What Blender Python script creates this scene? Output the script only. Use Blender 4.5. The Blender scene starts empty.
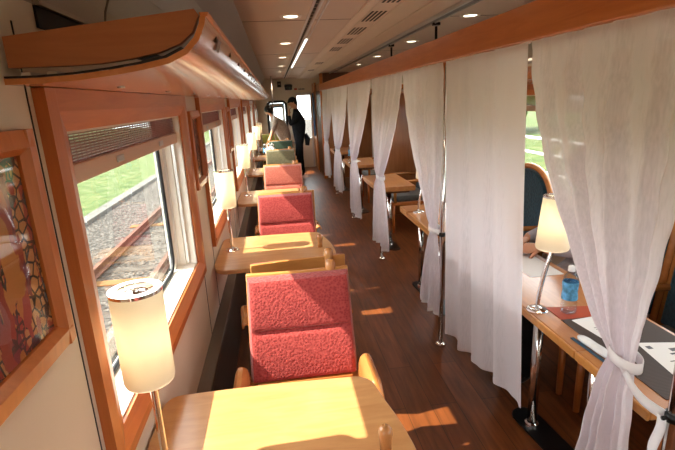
import bpy, bmesh, math, random
from mathutils import Vector, Matrix, noise as mnoise
random.seed(7)
PI = math.pi
scn = bpy.context.scene
COL = scn.collection

# ------------------------------------------------------------------ materials
def new_mat(name):
    m = bpy.data.materials.new(name); m.use_nodes = True
    nt = m.node_tree; nt.nodes.clear()
    return m, nt, nt.nodes, nt.links

def out_of(nt, sh):
    o = nt.nodes.new('ShaderNodeOutputMaterial'); nt.links.new(sh, o.inputs['Surface']); return o

def principled(nt, col=None, rough=.5, metal=0., spec=.5, coat=0.):
    p = nt.nodes.new('ShaderNodeBsdfPrincipled')
    if col is not None: p.inputs['Base Color'].default_value = (*col, 1)
    p.inputs['Roughness'].default_value = rough
    p.inputs['Metallic'].default_value = metal
    p.inputs['Specular IOR Level'].default_value = spec
    p.inputs['Coat Weight'].default_value = coat
    return p

def plain(name, col, rough=.5, metal=0., spec=.5, noise=0., nscale=30., bump=0., bscale=200.):
    m, nt, N, L = new_mat(name)
    p = principled(nt, col, rough, metal, spec)
    tc = N.new('ShaderNodeTexCoord')
    if noise > 0:
        t = N.new('ShaderNodeTexNoise'); t.inputs['Scale'].default_value = nscale; t.inputs['Detail'].default_value = 4
        L.new(tc.outputs['Object'], t.inputs['Vector'])
        r = N.new('ShaderNodeValToRGB')
        r.color_ramp.elements[0].position = .3; r.color_ramp.elements[1].position = .7
        r.color_ramp.elements[0].color = (*[c*(1-noise) for c in col], 1)
        r.color_ramp.elements[1].color = (*[min(1, c*(1+noise)) for c in col], 1)
        L.new(t.outputs['Fac'], r.inputs['Fac']); L.new(r.outputs['Color'], p.inputs['Base Color'])
    if bump > 0:
        b = N.new('ShaderNodeTexNoise'); b.inputs['Scale'].default_value = bscale; b.inputs['Detail'].default_value = 3
        L.new(tc.outputs['Object'], b.inputs['Vector'])
        bp = N.new('ShaderNodeBump'); bp.inputs['Strength'].default_value = bump; bp.inputs['Distance'].default_value = .01
        L.new(b.outputs['Fac'], bp.inputs['Height']); L.new(bp.outputs['Normal'], p.inputs['Normal'])
    out_of(nt, p.outputs['BSDF']); return m

def wood(name, a, b, rough=.35, scale=(1.5, 14, 14), axis_rot=0., coat=.2, detail=5.):
    m, nt, N, L = new_mat(name)
    tc = N.new('ShaderNodeTexCoord'); mp = N.new('ShaderNodeMapping')
    mp.inputs['Scale'].default_value = scale
    L.new(tc.outputs['Object'], mp.inputs['Vector'])
    t = N.new('ShaderNodeTexNoise'); t.inputs['Scale'].default_value = 3; t.inputs['Detail'].default_value = detail
    t.inputs['Roughness'].default_value = .6; t.inputs['Distortion'].default_value = .6
    L.new(mp.outputs['Vector'], t.inputs['Vector'])
    r = N.new('ShaderNodeValToRGB')
    r.color_ramp.elements[0].position = .3; r.color_ramp.elements[1].position = .72
    r.color_ramp.elements[0].color = (*a, 1); r.color_ramp.elements[1].color = (*b, 1)
    L.new(t.outputs['Fac'], r.inputs['Fac'])
    p = principled(nt, None, rough, coat=coat); p.inputs['Coat Roughness'].default_value = .15
    L.new(r.outputs['Color'], p.inputs['Base Color'])
    out_of(nt, p.outputs['BSDF']); return m

def fabric(name, a, b, scale=70., rough=.9, bump=.5):
    m, nt, N, L = new_mat(name)
    tc = N.new('ShaderNodeTexCoord')
    v = N.new('ShaderNodeTexVoronoi'); v.inputs['Scale'].default_value = scale
    L.new(tc.outputs['Object'], v.inputs['Vector'])
    r = N.new('ShaderNodeValToRGB')
    r.color_ramp.elements[0].position = .1; r.color_ramp.elements[1].position = .7
    r.color_ramp.elements[0].color = (*b, 1); r.color_ramp.elements[1].color = (*a, 1)
    L.new(v.outputs['Distance'], r.inputs['Fac'])
    p = principled(nt, None, rough, spec=.2); L.new(r.outputs['Color'], p.inputs['Base Color'])
    p.inputs['Sheen Weight'].default_value = .3
    bp = N.new('ShaderNodeBump'); bp.inputs['Strength'].default_value = bump; bp.inputs['Distance'].default_value = .004
    bp.invert = True
    L.new(v.outputs['Distance'], bp.inputs['Height']); L.new(bp.outputs['Normal'], p.inputs['Normal'])
    out_of(nt, p.outputs['BSDF']); return m

def emit(name, col, s):
    m, nt, N, L = new_mat(name)
    e = N.new('ShaderNodeEmission'); e.inputs['Color'].default_value = (*col, 1); e.inputs['Strength'].default_value = s
    out_of(nt, e.outputs['Emission']); return m

def glass(name, tint=(1, 1, 1), refl=.08, rough=0.):
    m, nt, N, L = new_mat(name)
    t = N.new('ShaderNodeBsdfTransparent'); t.inputs['Color'].default_value = (*tint, 1)
    g = N.new('ShaderNodeBsdfGlossy'); g.inputs['Roughness'].default_value = rough
    lw = N.new('ShaderNodeLayerWeight'); lw.inputs['Blend'].default_value = .25
    mul = N.new('ShaderNodeMath'); mul.operation = 'MULTIPLY'; mul.inputs[1].default_value = refl*4
    L.new(lw.outputs['Fresnel'], mul.inputs[0])
    mn = N.new('ShaderNodeMath'); mn.operation = 'MINIMUM'; mn.inputs[1].default_value = .3
    L.new(mul.outputs[0], mn.inputs[0])
    mx = N.new('ShaderNodeMixShader'); L.new(mn.outputs[0], mx.inputs['Fac'])
    L.new(t.outputs[0], mx.inputs[1]); L.new(g.outputs[0], mx.inputs[2])
    out_of(nt, mx.outputs[0]); return m

def sheer(name, col, opacity, trans):
    m, nt, N, L = new_mat(name)
    d = N.new('ShaderNodeBsdfDiffuse'); d.inputs['Color'].default_value = (*col, 1)
    tl = N.new('ShaderNodeBsdfTranslucent'); tl.inputs['Color'].default_value = (*col, 1)
    m1 = N.new('ShaderNodeMixShader'); m1.inputs['Fac'].default_value = trans
    L.new(d.outputs[0], m1.inputs[1]); L.new(tl.outputs[0], m1.inputs[2])
    tp = N.new('ShaderNodeBsdfTransparent')
    tc = N.new('ShaderNodeTexCoord')
    mp = N.new('ShaderNodeMapping'); mp.inputs['Scale'].default_value = (1, 1, .15)
    L.new(tc.outputs['Object'], mp.inputs['Vector'])
    t = N.new('ShaderNodeTexNoise'); t.inputs['Scale'].default_value = 160; t.inputs['Detail'].default_value = 2
    L.new(mp.outputs['Vector'], t.inputs['Vector'])
    mr = N.new('ShaderNodeMapRange'); mr.inputs['From Min'].default_value = .3; mr.inputs['From Max'].default_value = .7
    mr.inputs['To Min'].default_value = opacity-.06; mr.inputs['To Max'].default_value = opacity+.06
    L.new(t.outputs['Fac'], mr.inputs['Value'])
    # seen edge on, woven cloth closes up
    lw = N.new('ShaderNodeLayerWeight'); lw.inputs['Blend'].default_value = .35
    ma = N.new('ShaderNodeMath'); ma.operation = 'MULTIPLY_ADD'; ma.inputs[1].default_value = .35; ma.use_clamp = True
    L.new(lw.outputs['Facing'], ma.inputs[0]); L.new(mr.outputs[0], ma.inputs[2])
    mx = N.new('ShaderNodeMixShader'); L.new(ma.outputs[0], mx.inputs['Fac'])
    L.new(tp.outputs[0], mx.inputs[1]); L.new(m1.outputs[0], mx.inputs[2])
    out_of(nt, mx.outputs[0]); return m

def shade_mat(name, col):
    m, nt, N, L = new_mat(name)
    d = N.new('ShaderNodeBsdfDiffuse'); d.inputs['Color'].default_value = (*col, 1)
    tl = N.new('ShaderNodeBsdfTranslucent'); tl.inputs['Color'].default_value = (*col, 1)
    mx = N.new('ShaderNodeMixShader'); mx.inputs['Fac'].default_value = .55
    L.new(d.outputs[0], mx.inputs[1]); L.new(tl.outputs[0], mx.inputs[2])
    out_of(nt, mx.outputs[0]); return m

def planks(name):
    m, nt, N, L = new_mat(name)
    tc = N.new('ShaderNodeTexCoord')
    mp = N.new('ShaderNodeMapping'); mp.inputs['Rotation'].default_value = (0, 0, PI/2)
    L.new(tc.outputs['Object'], mp.inputs['Vector'])
    bt = N.new('ShaderNodeTexBrick')
    bt.inputs['Color1'].default_value = (.20, .062, .018, 1); bt.inputs['Color2'].default_value = (.155, .047, .013, 1)
    bt.inputs['Mortar'].default_value = (.05, .02, .008, 1); bt.inputs['Scale'].default_value = 1
    bt.inputs['Mortar Size'].default_value = .0018; bt.inputs['Brick Width'].default_value = 1.1
    bt.inputs['Row Height'].default_value = .15; bt.offset = .37
    L.new(mp.outputs['Vector'], bt.inputs['Vector'])
    m2 = N.new('ShaderNodeMapping'); m2.inputs['Scale'].default_value = (18, 1.6, 1)
    L.new(tc.outputs['Object'], m2.inputs['Vector'])
    t = N.new('ShaderNodeTexNoise'); t.inputs['Scale'].default_value = 2; t.inputs['Detail'].default_value = 6; t.inputs['Distortion'].default_value = .5
    L.new(m2.outputs['Vector'], t.inputs['Vector'])
    r = N.new('ShaderNodeValToRGB'); r.color_ramp.elements[0].color = (.55, .5, .45, 1); r.color_ramp.elements[1].color = (1.3, 1.25, 1.2, 1)
    r.color_ramp.elements[0].position = .25; r.color_ramp.elements[1].position = .75
    L.new(t.outputs['Fac'], r.inputs['Fac'])
    mx = N.new('ShaderNodeMix'); mx.data_type = 'RGBA'; mx.blend_type = 'MULTIPLY'; mx.inputs[0].default_value = 1
    L.new(bt.outputs['Color'], mx.inputs[6]); L.new(r.outputs['Color'], mx.inputs[7])
    p = principled(nt, None, .36, spec=.3); L.new(mx.outputs[2], p.inputs['Base Color'])
    out_of(nt, p.outputs['BSDF']); return m

def ramp_noise(name, stops, scale, rough=.9, detail=6, bump=0., bscale=None, mapscale=(1, 1, 1)):
    m, nt, N, L = new_mat(name)
    tc = N.new('ShaderNodeTexCoord'); mp = N.new('ShaderNodeMapping'); mp.inputs['Scale'].default_value = mapscale
    L.new(tc.outputs['Object'], mp.inputs['Vector'])
    t = N.new('ShaderNodeTexNoise'); t.inputs['Scale'].default_value = scale; t.inputs['Detail'].default_value = detail
    L.new(mp.outputs['Vector'], t.inputs['Vector'])
    r = N.new('ShaderNodeValToRGB'); cr = r.color_ramp
    while len(cr.elements) < len(stops): cr.elements.new(.5)
    for e, (p_, c) in zip(cr.elements, stops): e.position = p_; e.color = (*c, 1)
    L.new(t.outputs['Fac'], r.inputs['Fac'])
    p = principled(nt, None, rough, spec=.2); L.new(r.outputs['Color'], p.inputs['Base Color'])
    if bump:
        b = N.new('ShaderNodeTexVoronoi'); b.inputs['Scale'].default_value = bscale or scale*3
        L.new(tc.outputs['Object'], b.inputs['Vector'])
        bp = N.new('ShaderNodeBump'); bp.inputs['Strength'].default_value = bump; bp.inputs['Distance'].default_value = .05
        L.new(b.outputs['Distance'], bp.inputs['Height']); L.new(bp.outputs['Normal'], p.inputs['Normal'])
    out_of(nt, p.outputs['BSDF']); return m

def patchwork(name, seed):
    m, nt, N, L = new_mat(name)
    tc = N.new('ShaderNodeTexCoord')
    mp = N.new('ShaderNodeMapping'); mp.inputs['Scale'].default_value = (1, 9, 3.2); mp.inputs['Location'].default_value = (seed, seed*.7, seed*.3)
    L.new(tc.outputs['Object'], mp.inputs['Vector'])
    nz = N.new('ShaderNodeTexNoise'); nz.inputs['Scale'].default_value = 1.6; nz.inputs['Detail'].default_value = 5
    L.new(mp.outputs['Vector'], nz.inputs['Vector'])
    v = N.new('ShaderNodeTexVoronoi'); v.inputs['Scale'].default_value = 1.5
    L.new(nz.outputs['Color'], v.inputs['Vector'])
    v.inputs['Scale'].default_value = 6
    sp = N.new('ShaderNodeSeparateColor'); L.new(v.outputs['Color'], sp.inputs[0])
    r = N.new('ShaderNodeValToRGB'); cr = r.color_ramp; cr.interpolation = 'CONSTANT'
    cols = [(.03, .02, .02), (.35, .05, .03), (.55, .22, .05), (.06, .16, .2), (.5, .33, .1), (.2, .03, .05), (.02, .03, .05), (.6, .28, .1)]
    while len(cr.elements) < len(cols): cr.elements.new(.5)
    for i, (e, c) in enumerate(zip(cr.elements, cols)): e.position = i/len(cols); e.color = (*c, 1)
    L.new(sp.outputs[0], r.inputs['Fac'])
    v2 = N.new('ShaderNodeTexVoronoi'); v2.inputs['Scale'].default_value = 45; v2.feature = 'DISTANCE_TO_EDGE'
    L.new(tc.outputs['Object'], v2.inputs['Vector'])
    mr = N.new('ShaderNodeMath'); mr.operation = 'LESS_THAN'; mr.inputs[1].default_value = .09
    L.new(v2.outputs['Distance'], mr.inputs[0])
    sc2 = N.new('ShaderNodeMath'); sc2.operation = 'MULTIPLY'
    gt = N.new('ShaderNodeMath'); gt.operation = 'GREATER_THAN'; gt.inputs[1].default_value = .45
    L.new(sp.outputs[1], gt.inputs[0]); L.new(gt.outputs[0], sc2.inputs[0]); L.new(mr.outputs[0], sc2.inputs[1])
    mx = N.new('ShaderNodeMix'); mx.data_type = 'RGBA'; L.new(sc2.outputs[0], mx.inputs[0])
    L.new(r.outputs['Color'], mx.inputs[6]); mx.inputs[7].default_value = (.02, .015, .015, 1)
    p = principled(nt, None, .6, coat=.6); p.inputs['Coat Roughness'].default_value = .05
    L.new(mx.outputs[2], p.inputs['Base Color'])
    out_of(nt, p.outputs['BSDF']); return m

def striped(name, a, b, freq, axis=0):
    m, nt, N, L = new_mat(name)
    tc = N.new('ShaderNodeTexCoord')
    w = N.new('ShaderNodeTexWave'); w.inputs['Scale'].default_value = freq; w.bands_direction = 'XYZ'[axis]
    L.new(tc.outputs['Object'], w.inputs['Vector'])
    r = N.new('ShaderNodeValToRGB'); r.color_ramp.elements[0].color = (*a, 1); r.color_ramp.elements[1].color = (*b, 1)
    L.new(w.outputs['Fac'], r.inputs['Fac'])
    p = principled(nt, None, .6, spec=.3); L.new(r.outputs['Color'], p.inputs['Base Color'])
    out_of(nt, p.outputs['BSDF']); return m

M = dict(
    cream=plain('cream_panel', (.68, .58, .46), .5, noise=.03, nscale=3),
    ceil=plain('ceiling_panel', (.62, .50, .39), .42, noise=.02, nscale=2),
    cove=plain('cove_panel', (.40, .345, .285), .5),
    wall_end=plain('end_panel', (.80, .72, .56), .5),
    dark=plain('dark_gap', (.012, .010, .009), .7),
    groove=plain('groove', (.12, .085, .06), .8),
    wood=wood('orange_wood', (.47, .125, .024), (.60, .19, .042), .38, (14, 1.2, 14)),
    wood_v=wood('orange_wood_upright', (.45, .125, .024), (.58, .18, .04), .38, (14, 14, 1.2)),
    wood_x=wood('orange_wood_across', (.36, .115, .035), (.45, .155, .05), .4, (1.2, 14, 14)),
    rack=wood('rack_veneer', (.50, .17, .05), (.64, .25, .085), .25, (10, 1.0, 10), coat=.6),
    table=wood('pale_table_veneer', (.50, .235, .085), (.63, .34, .14), .3, (1.6, 9, 9), coat=.4),
    rtable=wood('amber_table_veneer', (.40, .155, .045), (.54, .23, .07), .3, (9, 1.4, 9), coat=.5),
    knob=wood('knob_wood', (.42, .17, .05), (.55, .25, .085), .22, (9, 9, 2), coat=.6),
    ply=wood('seat_shell_wood', (.50, .20, .05), (.62, .28, .08), .3, (2, 9, 9), coat=.3),
    ply_arm=wood('armrest_wood', (.44, .165, .045), (.55, .22, .065), .25, (9, 2, 9), coat=.5),
    part=wood('partition_wood', (.27, .09, .025), (.37, .135, .04), .42, (14, 14, 1.0)),
    darkwood=wood('dark_wood', (.10, .035, .012), (.16, .055, .02), .4, (14, 14, 1.2)),
    floor=planks('floor_planks'),
    chrome=plain('chrome', (.82, .80, .78), .12, 1.),
    steel=plain('satin_steel', (.55, .52, .5), .3, 1.),
    blackm=plain('black_metal', (.02, .02, .022), .28, .6),
    duct=plain('heater_brown', (.11, .085, .07), .45, .3),
    red=fabric('red_fabric', (.41, .062, .056), (.26, .025, .026), 95.),
    pink=fabric('salmon_fabric', (.56, .17, .12), (.40, .08, .055), 95.),
    olive=fabric('olive_fabric', (.17, .15, .085), (.10, .09, .05)),
    green=fabric('green_fabric', (.045, .075, .045), (.02, .035, .022)),
    yellow=fabric('yellow_fabric', (.22, .20, .035), (.15, .13, .02)),
    blue=fabric('navy_fabric', (.012, .055, .085), (.006, .025, .05), 55.),
    grey=fabric('grey_fabric', (.10, .095, .08), (.06, .055, .05), 90.),
    sheer=sheer('sheer_white_cloth', (.85, .79, .82), .925, .35),
    tie=plain('white_tie_cloth', (.85, .83, .84), .9, spec=.1),
    slat=plain('blind_slat', (.23, .045, .022), .5),
    rail=plain('blind_rail', (.62, .42, .30), .4),
    rubber=plain('black_rubber', (.012, .013, .016), .5),
    white=plain('white_reveal', (.80, .75, .66), .5),
    alu=plain('pale_aluminium', (.72, .70, .68), .35, .5),
    glass=glass('window_glass', (.96, .98, .97), .06),
    pglass=glass('picture_glass', (.97, .97, .97), .035),
    art=patchwork('patchwork_art', 3.1), art2=patchwork('patchwork_art_blue', 9.7),
    shade=shade_mat('paper_lampshade', (.95, .91, .82)),
    bulb=emit('lamp_bulb', (1, .76, .45), 40.),
    led=emit('downlight_glow', (1, .86, .62), 9.),
    tube=emit('fluorescent_tube', (1, .95, .85), 3.5),
    grass=ramp_noise('grass', [(.3, (.035, .06, .014)), (.5, (.065, .095, .028)), (.72, (.12, .125, .06))], 2.5, detail=8, bump=.4, bscale=25),
    ballast=ramp_noise('ballast', [(.3, (.018, .016, .014)), (.5, (.065, .058, .052)), (.7, (.15, .135, .12))], 14, detail=4, bump=1., bscale=16),
    rust=ramp_noise('rusty_rail', [(.3, (.08, .035, .025)), (.7, (.16, .08, .06))], 8),
    sleeper=ramp_noise('sleeper', [(.3, (.04, .035, .031)), (.7, (.10, .09, .08))], 6),
    timber=ramp_noise('timber', [(.3, (.15, .07, .028)), (.7, (.21, .11, .045))], 5),
    conc=ramp_noise('concrete', [(.3, (.09, .086, .08)), (.7, (.13, .125, .115))], 4),
    fence=plain('white_pipe', (.8, .8, .8), .4),
    leaf=ramp_noise('shrub_leaves', [(.3, (.05, .10, .02)), (.7, (.20, .30, .07))], 5),
    black=plain('black_cloth', (.012, .013, .016), .85, spec=.2, noise=.3, nscale=25),
    shirt=plain('beige_shirt', (.42, .33, .27), .9, spec=.1, noise=.35, nscale=60),
    greyshirt=plain('grey_shirt', (.36, .33, .36), .9, spec=.1, noise=.1, nscale=40),
    skin=plain('skin', (.56, .28, .17), .5, spec=.3),
    hair=plain('black_hair', (.010, .008, .008), .5, spec=.3),
    lens=plain('dark_lens', (.01, .01, .01), .2),
    paper=plain('white_paper', (.80, .79, .78), .7),
    ink=plain('grey_ink', (.12, .12, .14), .8),
    maple=plain('red_ink', (.5, .02, .03), .7),
    redmat=plain('vermilion_mat', (.42, .06, .02), .5),
    mat=striped('woven_placemat', (.035, .022, .018), (.075, .05, .042), 45, 1),
    plastic=plain('white_film', (.80, .83, .86), .25, spec=.6, noise=.1, nscale=25),
    navyp=plain('navy_print', (.02, .07, .13), .4),
    cap=plain('white_cap', (.85, .85, .87), .35),
    label=plain('blue_label', (.10, .34, .58), .35, noise=.6, nscale=45),
    clear=glass('clear_bottle', (.86, .93, .97), .2),
    noren=plain('navy_banner', (.008, .05, .14), .9, noise=.3, nscale=12),
    monit=plain('black_box', (.012, .012, .013), .35),
    sticker=plain('grey_sticker', (.16, .14, .15), .4),
)

# ------------------------------------------------------------------ mesh builder
class MB:
    def __init__(s, root=None):
        s.bm = bmesh.new(); s.off = Vector(root.location) if root else Vector((0, 0, 0))
    def v(s, p): return s.bm.verts.new(Vector(p)-s.off)
    def box(s, x0, x1, y0, y1, z0, z1):
        vs = [s.v((x, y, z)) for x in (x0, x1) for y in (y0, y1) for z in (z0, z1)]
        for f in ((0, 1, 3, 2), (4, 6, 7, 5), (0, 4, 5, 1), (2, 3, 7, 6), (0, 2, 6, 4), (1, 5, 7, 3)):
            s.bm.faces.new([vs[i] for i in f])
        return s
    def hexa(s, pts):      # 8 points, bottom loop then top loop
        vs = [s.v(p) for p in pts]
        for f in ((3, 2, 1, 0), (4, 5, 6, 7), (0, 1, 5, 4), (1, 2, 6, 5), (2, 3, 7, 6), (3, 0, 4, 7)):
            s.bm.faces.new([vs[i] for i in f])
        return s
    def tube(s, pts, r, n=12, cap=True, flat=None):
        pts = [Vector(p) for p in pts]; k = len(pts)
        rs = r if isinstance(r, (list, tuple)) else [r]*k
        rings = []; up = None
        for i, p in enumerate(pts):
            t = (pts[min(i+1, k-1)]-pts[max(i-1, 0)]).normalized()
            if up is None:
                a = Vector((0, 0, 1)) if abs(t.z) < .9 else Vector((1, 0, 0))
                up = (a-t*a.dot(t)).normalized()
            else: up = (up-t*up.dot(t)).normalized()
            b = t.cross(up)
            fx = flat or (1, 1)
            rings.append([s.v(p+(up*math.cos(2*PI*j/n)*fx[0]+b*math.sin(2*PI*j/n)*fx[1])*rs[i]) for j in range(n)])
        for i in range(k-1):
            for j in range(n):
                s.bm.faces.new((rings[i][j], rings[i][(j+1) % n], rings[i+1][(j+1) % n], rings[i+1][j]))
        if cap:
            s.bm.faces.new(rings[0][::-1]); s.bm.faces.new(rings[-1])
        return s
    def lathe(s, prof, c, n=24, close=True, scale=(1, 1)):
        rings = []
        for r, z in prof:
            if r < 1e-6: rings.append([s.v((c[0], c[1], c[2]+z))])
            else: rings.append([s.v((c[0]+r*math.cos(2*PI*j/n)*scale[0], c[1]+r*math.sin(2*PI*j/n)*scale[1], c[2]+z)) for j in range(n)])
        for a, b in zip(rings, rings[1:]):
            for j in range(n):
                if len(a) == 1 and len(b) == 1: continue
                if len(a) == 1: s.bm.faces.new((a[0], b[(j+1) % n], b[j]))
                elif len(b) == 1: s.bm.faces.new((a[j], a[(j+1) % n], b[0]))
                else: s.bm.faces.new((a[j], a[(j+1) % n], b[(j+1) % n], b[j]))
        if close:
            if len(rings[0]) > 1: s.bm.faces.new(rings[0][::-1])
            if len(rings[-1]) > 1: s.bm.faces.new(rings[-1])
        return s
    def prism(s, poly, fn, a, b):   # poly 2d -> fn(u,v,w)
        lo = [s.v(fn(u, v, a)) for u, v in poly]; hi = [s.v(fn(u, v, b)) for u, v in poly]
        n = len(poly)
        s.bm.faces.new(lo[::-1]); s.bm.faces.new(hi)
        for i in range(n): s.bm.faces.new((lo[i], lo[(i+1) % n], hi[(i+1) % n], hi[i]))
        return s
    def grid(s, f, nu, nv):
        g = [[s.v(f(i/nu, j/nv)) for j in range(nv+1)] for i in range(nu+1)]
        for i in range(nu):
            for j in range(nv): s.bm.faces.new((g[i][j], g[i+1][j], g[i+1][j+1], g[i][j+1]))
        return s
    def ball(s, c, r, n=16, m=10):
        rx, ry, rz = r if isinstance(r, (list, tuple)) else (r, r, r)
        return s.lathe([(math.sin(PI*i/m), -math.cos(PI*i/m)*rz) for i in range(m+1)], c, n, False, (rx, ry))
    def build(s, name, mat, parent=None, smooth=False, bevel=0., seg=2, kind=None):
        bmesh.ops.recalc_face_normals(s.bm, faces=s.bm.faces)
        me = bpy.data.meshes.new(name); s.bm.to_mesh(me); s.bm.free()
        me.materials.append(mat)
        o = bpy.data.objects.new(name, me); COL.objects.link(o)
        if parent: o.parent = parent
        else: o.location = s.off
        if smooth:
            for p in me.polygons: p.use_smooth = True
            if smooth == 'auto':
                me.set_sharp_from_angle(angle=math.radians(40))
        if bevel:
            b = o.modifiers.new('bevel', 'BEVEL'); b.width = bevel; b.segments = seg; b.limit_method = 'ANGLE'; b.angle_limit = math.radians(50)
        if kind: o['kind'] = kind
        return o

def thing(name, label, cat, loc, rz=0, group=None):
    o = bpy.data.objects.new(name, None); COL.objects.link(o)
    o.location = loc; o.rotation_euler = (0, 0, rz); o.empty_display_size = .1
    o['label'] = label; o['category'] = cat
    if group: o['group'] = group
    return o
def tag(o, label, cat, group=None):
    o['label'] = label; o['category'] = cat
    if group: o['group'] = group
    return o
def struct(name, loc=(0, 0, 0)):
    o = bpy.data.objects.new(name, None); COL.objects.link(o); o.location = loc; o['kind'] = 'structure'; return o
def clone(root, loc, rz=None, label=None, group=None):
    r = root.copy(); COL.objects.link(r); r.location = loc
    if rz is not None: r.rotation_euler = (0, 0, rz)
    if label: r['label'] = label
    if group: r['group'] = group
    for ch in list(root.children):
        c = ch.copy(); COL.objects.link(c); c.parent = r
        for g in list(ch.children):
            d = g.copy(); COL.objects.link(d); d.parent = c
    return r
def swap_mat(root, part, mat):
    for c in root.children:
        if c.name.split('.')[0] == part:
            c.data = c.data.copy(); c.data.materials[0] = mat

# ------------------------------------------------------------------ dimensions
XL, XR, ZC = -.45, 2.08, 2.25          # inner wall planes and ceiling
Y0, Y1 = -3.0, 12.3                    # rear and far end wall
# ------------------------------------------------------------------ floor, ceiling
MB().box(XL-.2, XR+.2, Y0-.1, Y1+1.5, -.12, 0).build('floor', M['floor'], kind='structure')
c = MB(); c.box(-.2, XR-.35, Y0, Y1+.1, ZC, ZC+.08)
ceil = c.build('ceiling', M['ceil'], kind='structure')
g = MB()
for y in (-1.3, 1.15, 3.56, 5.97, 8.38, 10.79):
    g.box(-.18, .62, y-.004, y+.004, ZC-.0015, ZC+.002); g.box(1.3, 1.85, y-.004, y+.004, ZC-.0015, ZC+.002)
g.build('ceiling_seam', M['groove'], ceil, kind='structure')
# coves (sloping panels between wall and ceiling)
def cove(side):
    sx = (lambda x: x) if side == 'left' else (lambda x: XL+XR-x)
    poly = [(-.45, 1.905), (-.44, 1.96), (-.40, 2.06), (-.32, 2.16), (-.18, 2.2505), (-.18, 2.33), (-.6, 2.33), (-.6, 1.905)]
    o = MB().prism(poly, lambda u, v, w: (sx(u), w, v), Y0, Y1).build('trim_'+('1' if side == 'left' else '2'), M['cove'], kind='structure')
    s = MB()
    for y in (1.45, 3.6, 5.97, 8.38):
        s.prism([(-.4485, 1.907), (-.4385, 1.96), (-.3985, 2.059), (-.3185, 2.159), (-.32, 2.165), (-.402, 2.064), (-.442, 1.96), (-.453, 1.907)], lambda u, v, w: (sx(u), w, v), y, y+.012)
    s.build('cove_seam', M['groove'], o, kind='structure')
cove('left'); cove('right')

# ------------------------------------------------------------------ left/right walls with window openings
WZ0, WZ1 = .932, 1.657
PW = 1.871
LEFT = [(.975+PW*k, 2.415+PW*k) for k in range(-2, 6)]
RIGHT = [(.993+PW*k, 2.441+PW*k) for k in range(-2, 4)]
FR = .108
def wall(side, wins):
    sg = 1 if side == 'left' else -1
    xw = XL if side == 'left' else XR
    xo = xw-.11*sg
    a, b = min(xw, xo), max(xw, xo)
    w = MB()
    w.box(a, b, Y0, Y1, -.1, WZ0-.02); w.box(a, b, Y0, Y1, WZ1+.02, 1.93)
    ys = [Y0]+[v for p in wins for v in (p[0]+FR, p[1]-FR)]+[Y1]
    for i in range(0, len(ys), 2): w.box(a, b, ys[i], ys[i+1], WZ0-.02, WZ1+.02)
    return w.build('wall_'+side, M['cream'], kind='structure')
wl = wall('left', LEFT); wr = wall('right', RIGHT)
s = MB()
for y in (.955,): s.box(XL-.001, XL+.0012, y-.002, y+.002, .45, 1.86)
for y in (2.46, 2.85, 4.33, 4.72): s.box(XL-.001, XL+.0015, y-.003, y+.003, .45, 1.7)
s.build('wall_seam', M['dark'], wl, kind='structure')
MB().box(XL, XL+.005, 1.05, 11.9, 1.862, 1.905).build('trim_3', M['dark'], kind='structure')  # flat dark strip, paints the shade inside the wall slot above the rack
MB().box(XL, XL+.014, 1.05, 11.9, 1.903, 1.912).build('trim_4', M['cove'], kind='structure')
# lower heater duct along the left wall
MB().prism([(-.45, 0), (-.385, 0), (-.385, .43), (-.39, .44), (-.45, .448)], lambda u, v, w: (u, w, v), Y0, 11.6).build('baseboard_left', M['duct'], kind='structure')
MB().box(XR-.05, XR, Y0, 10.1, 0, .12).build('baseboard_right', M['duct'], kind='structure')

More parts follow.
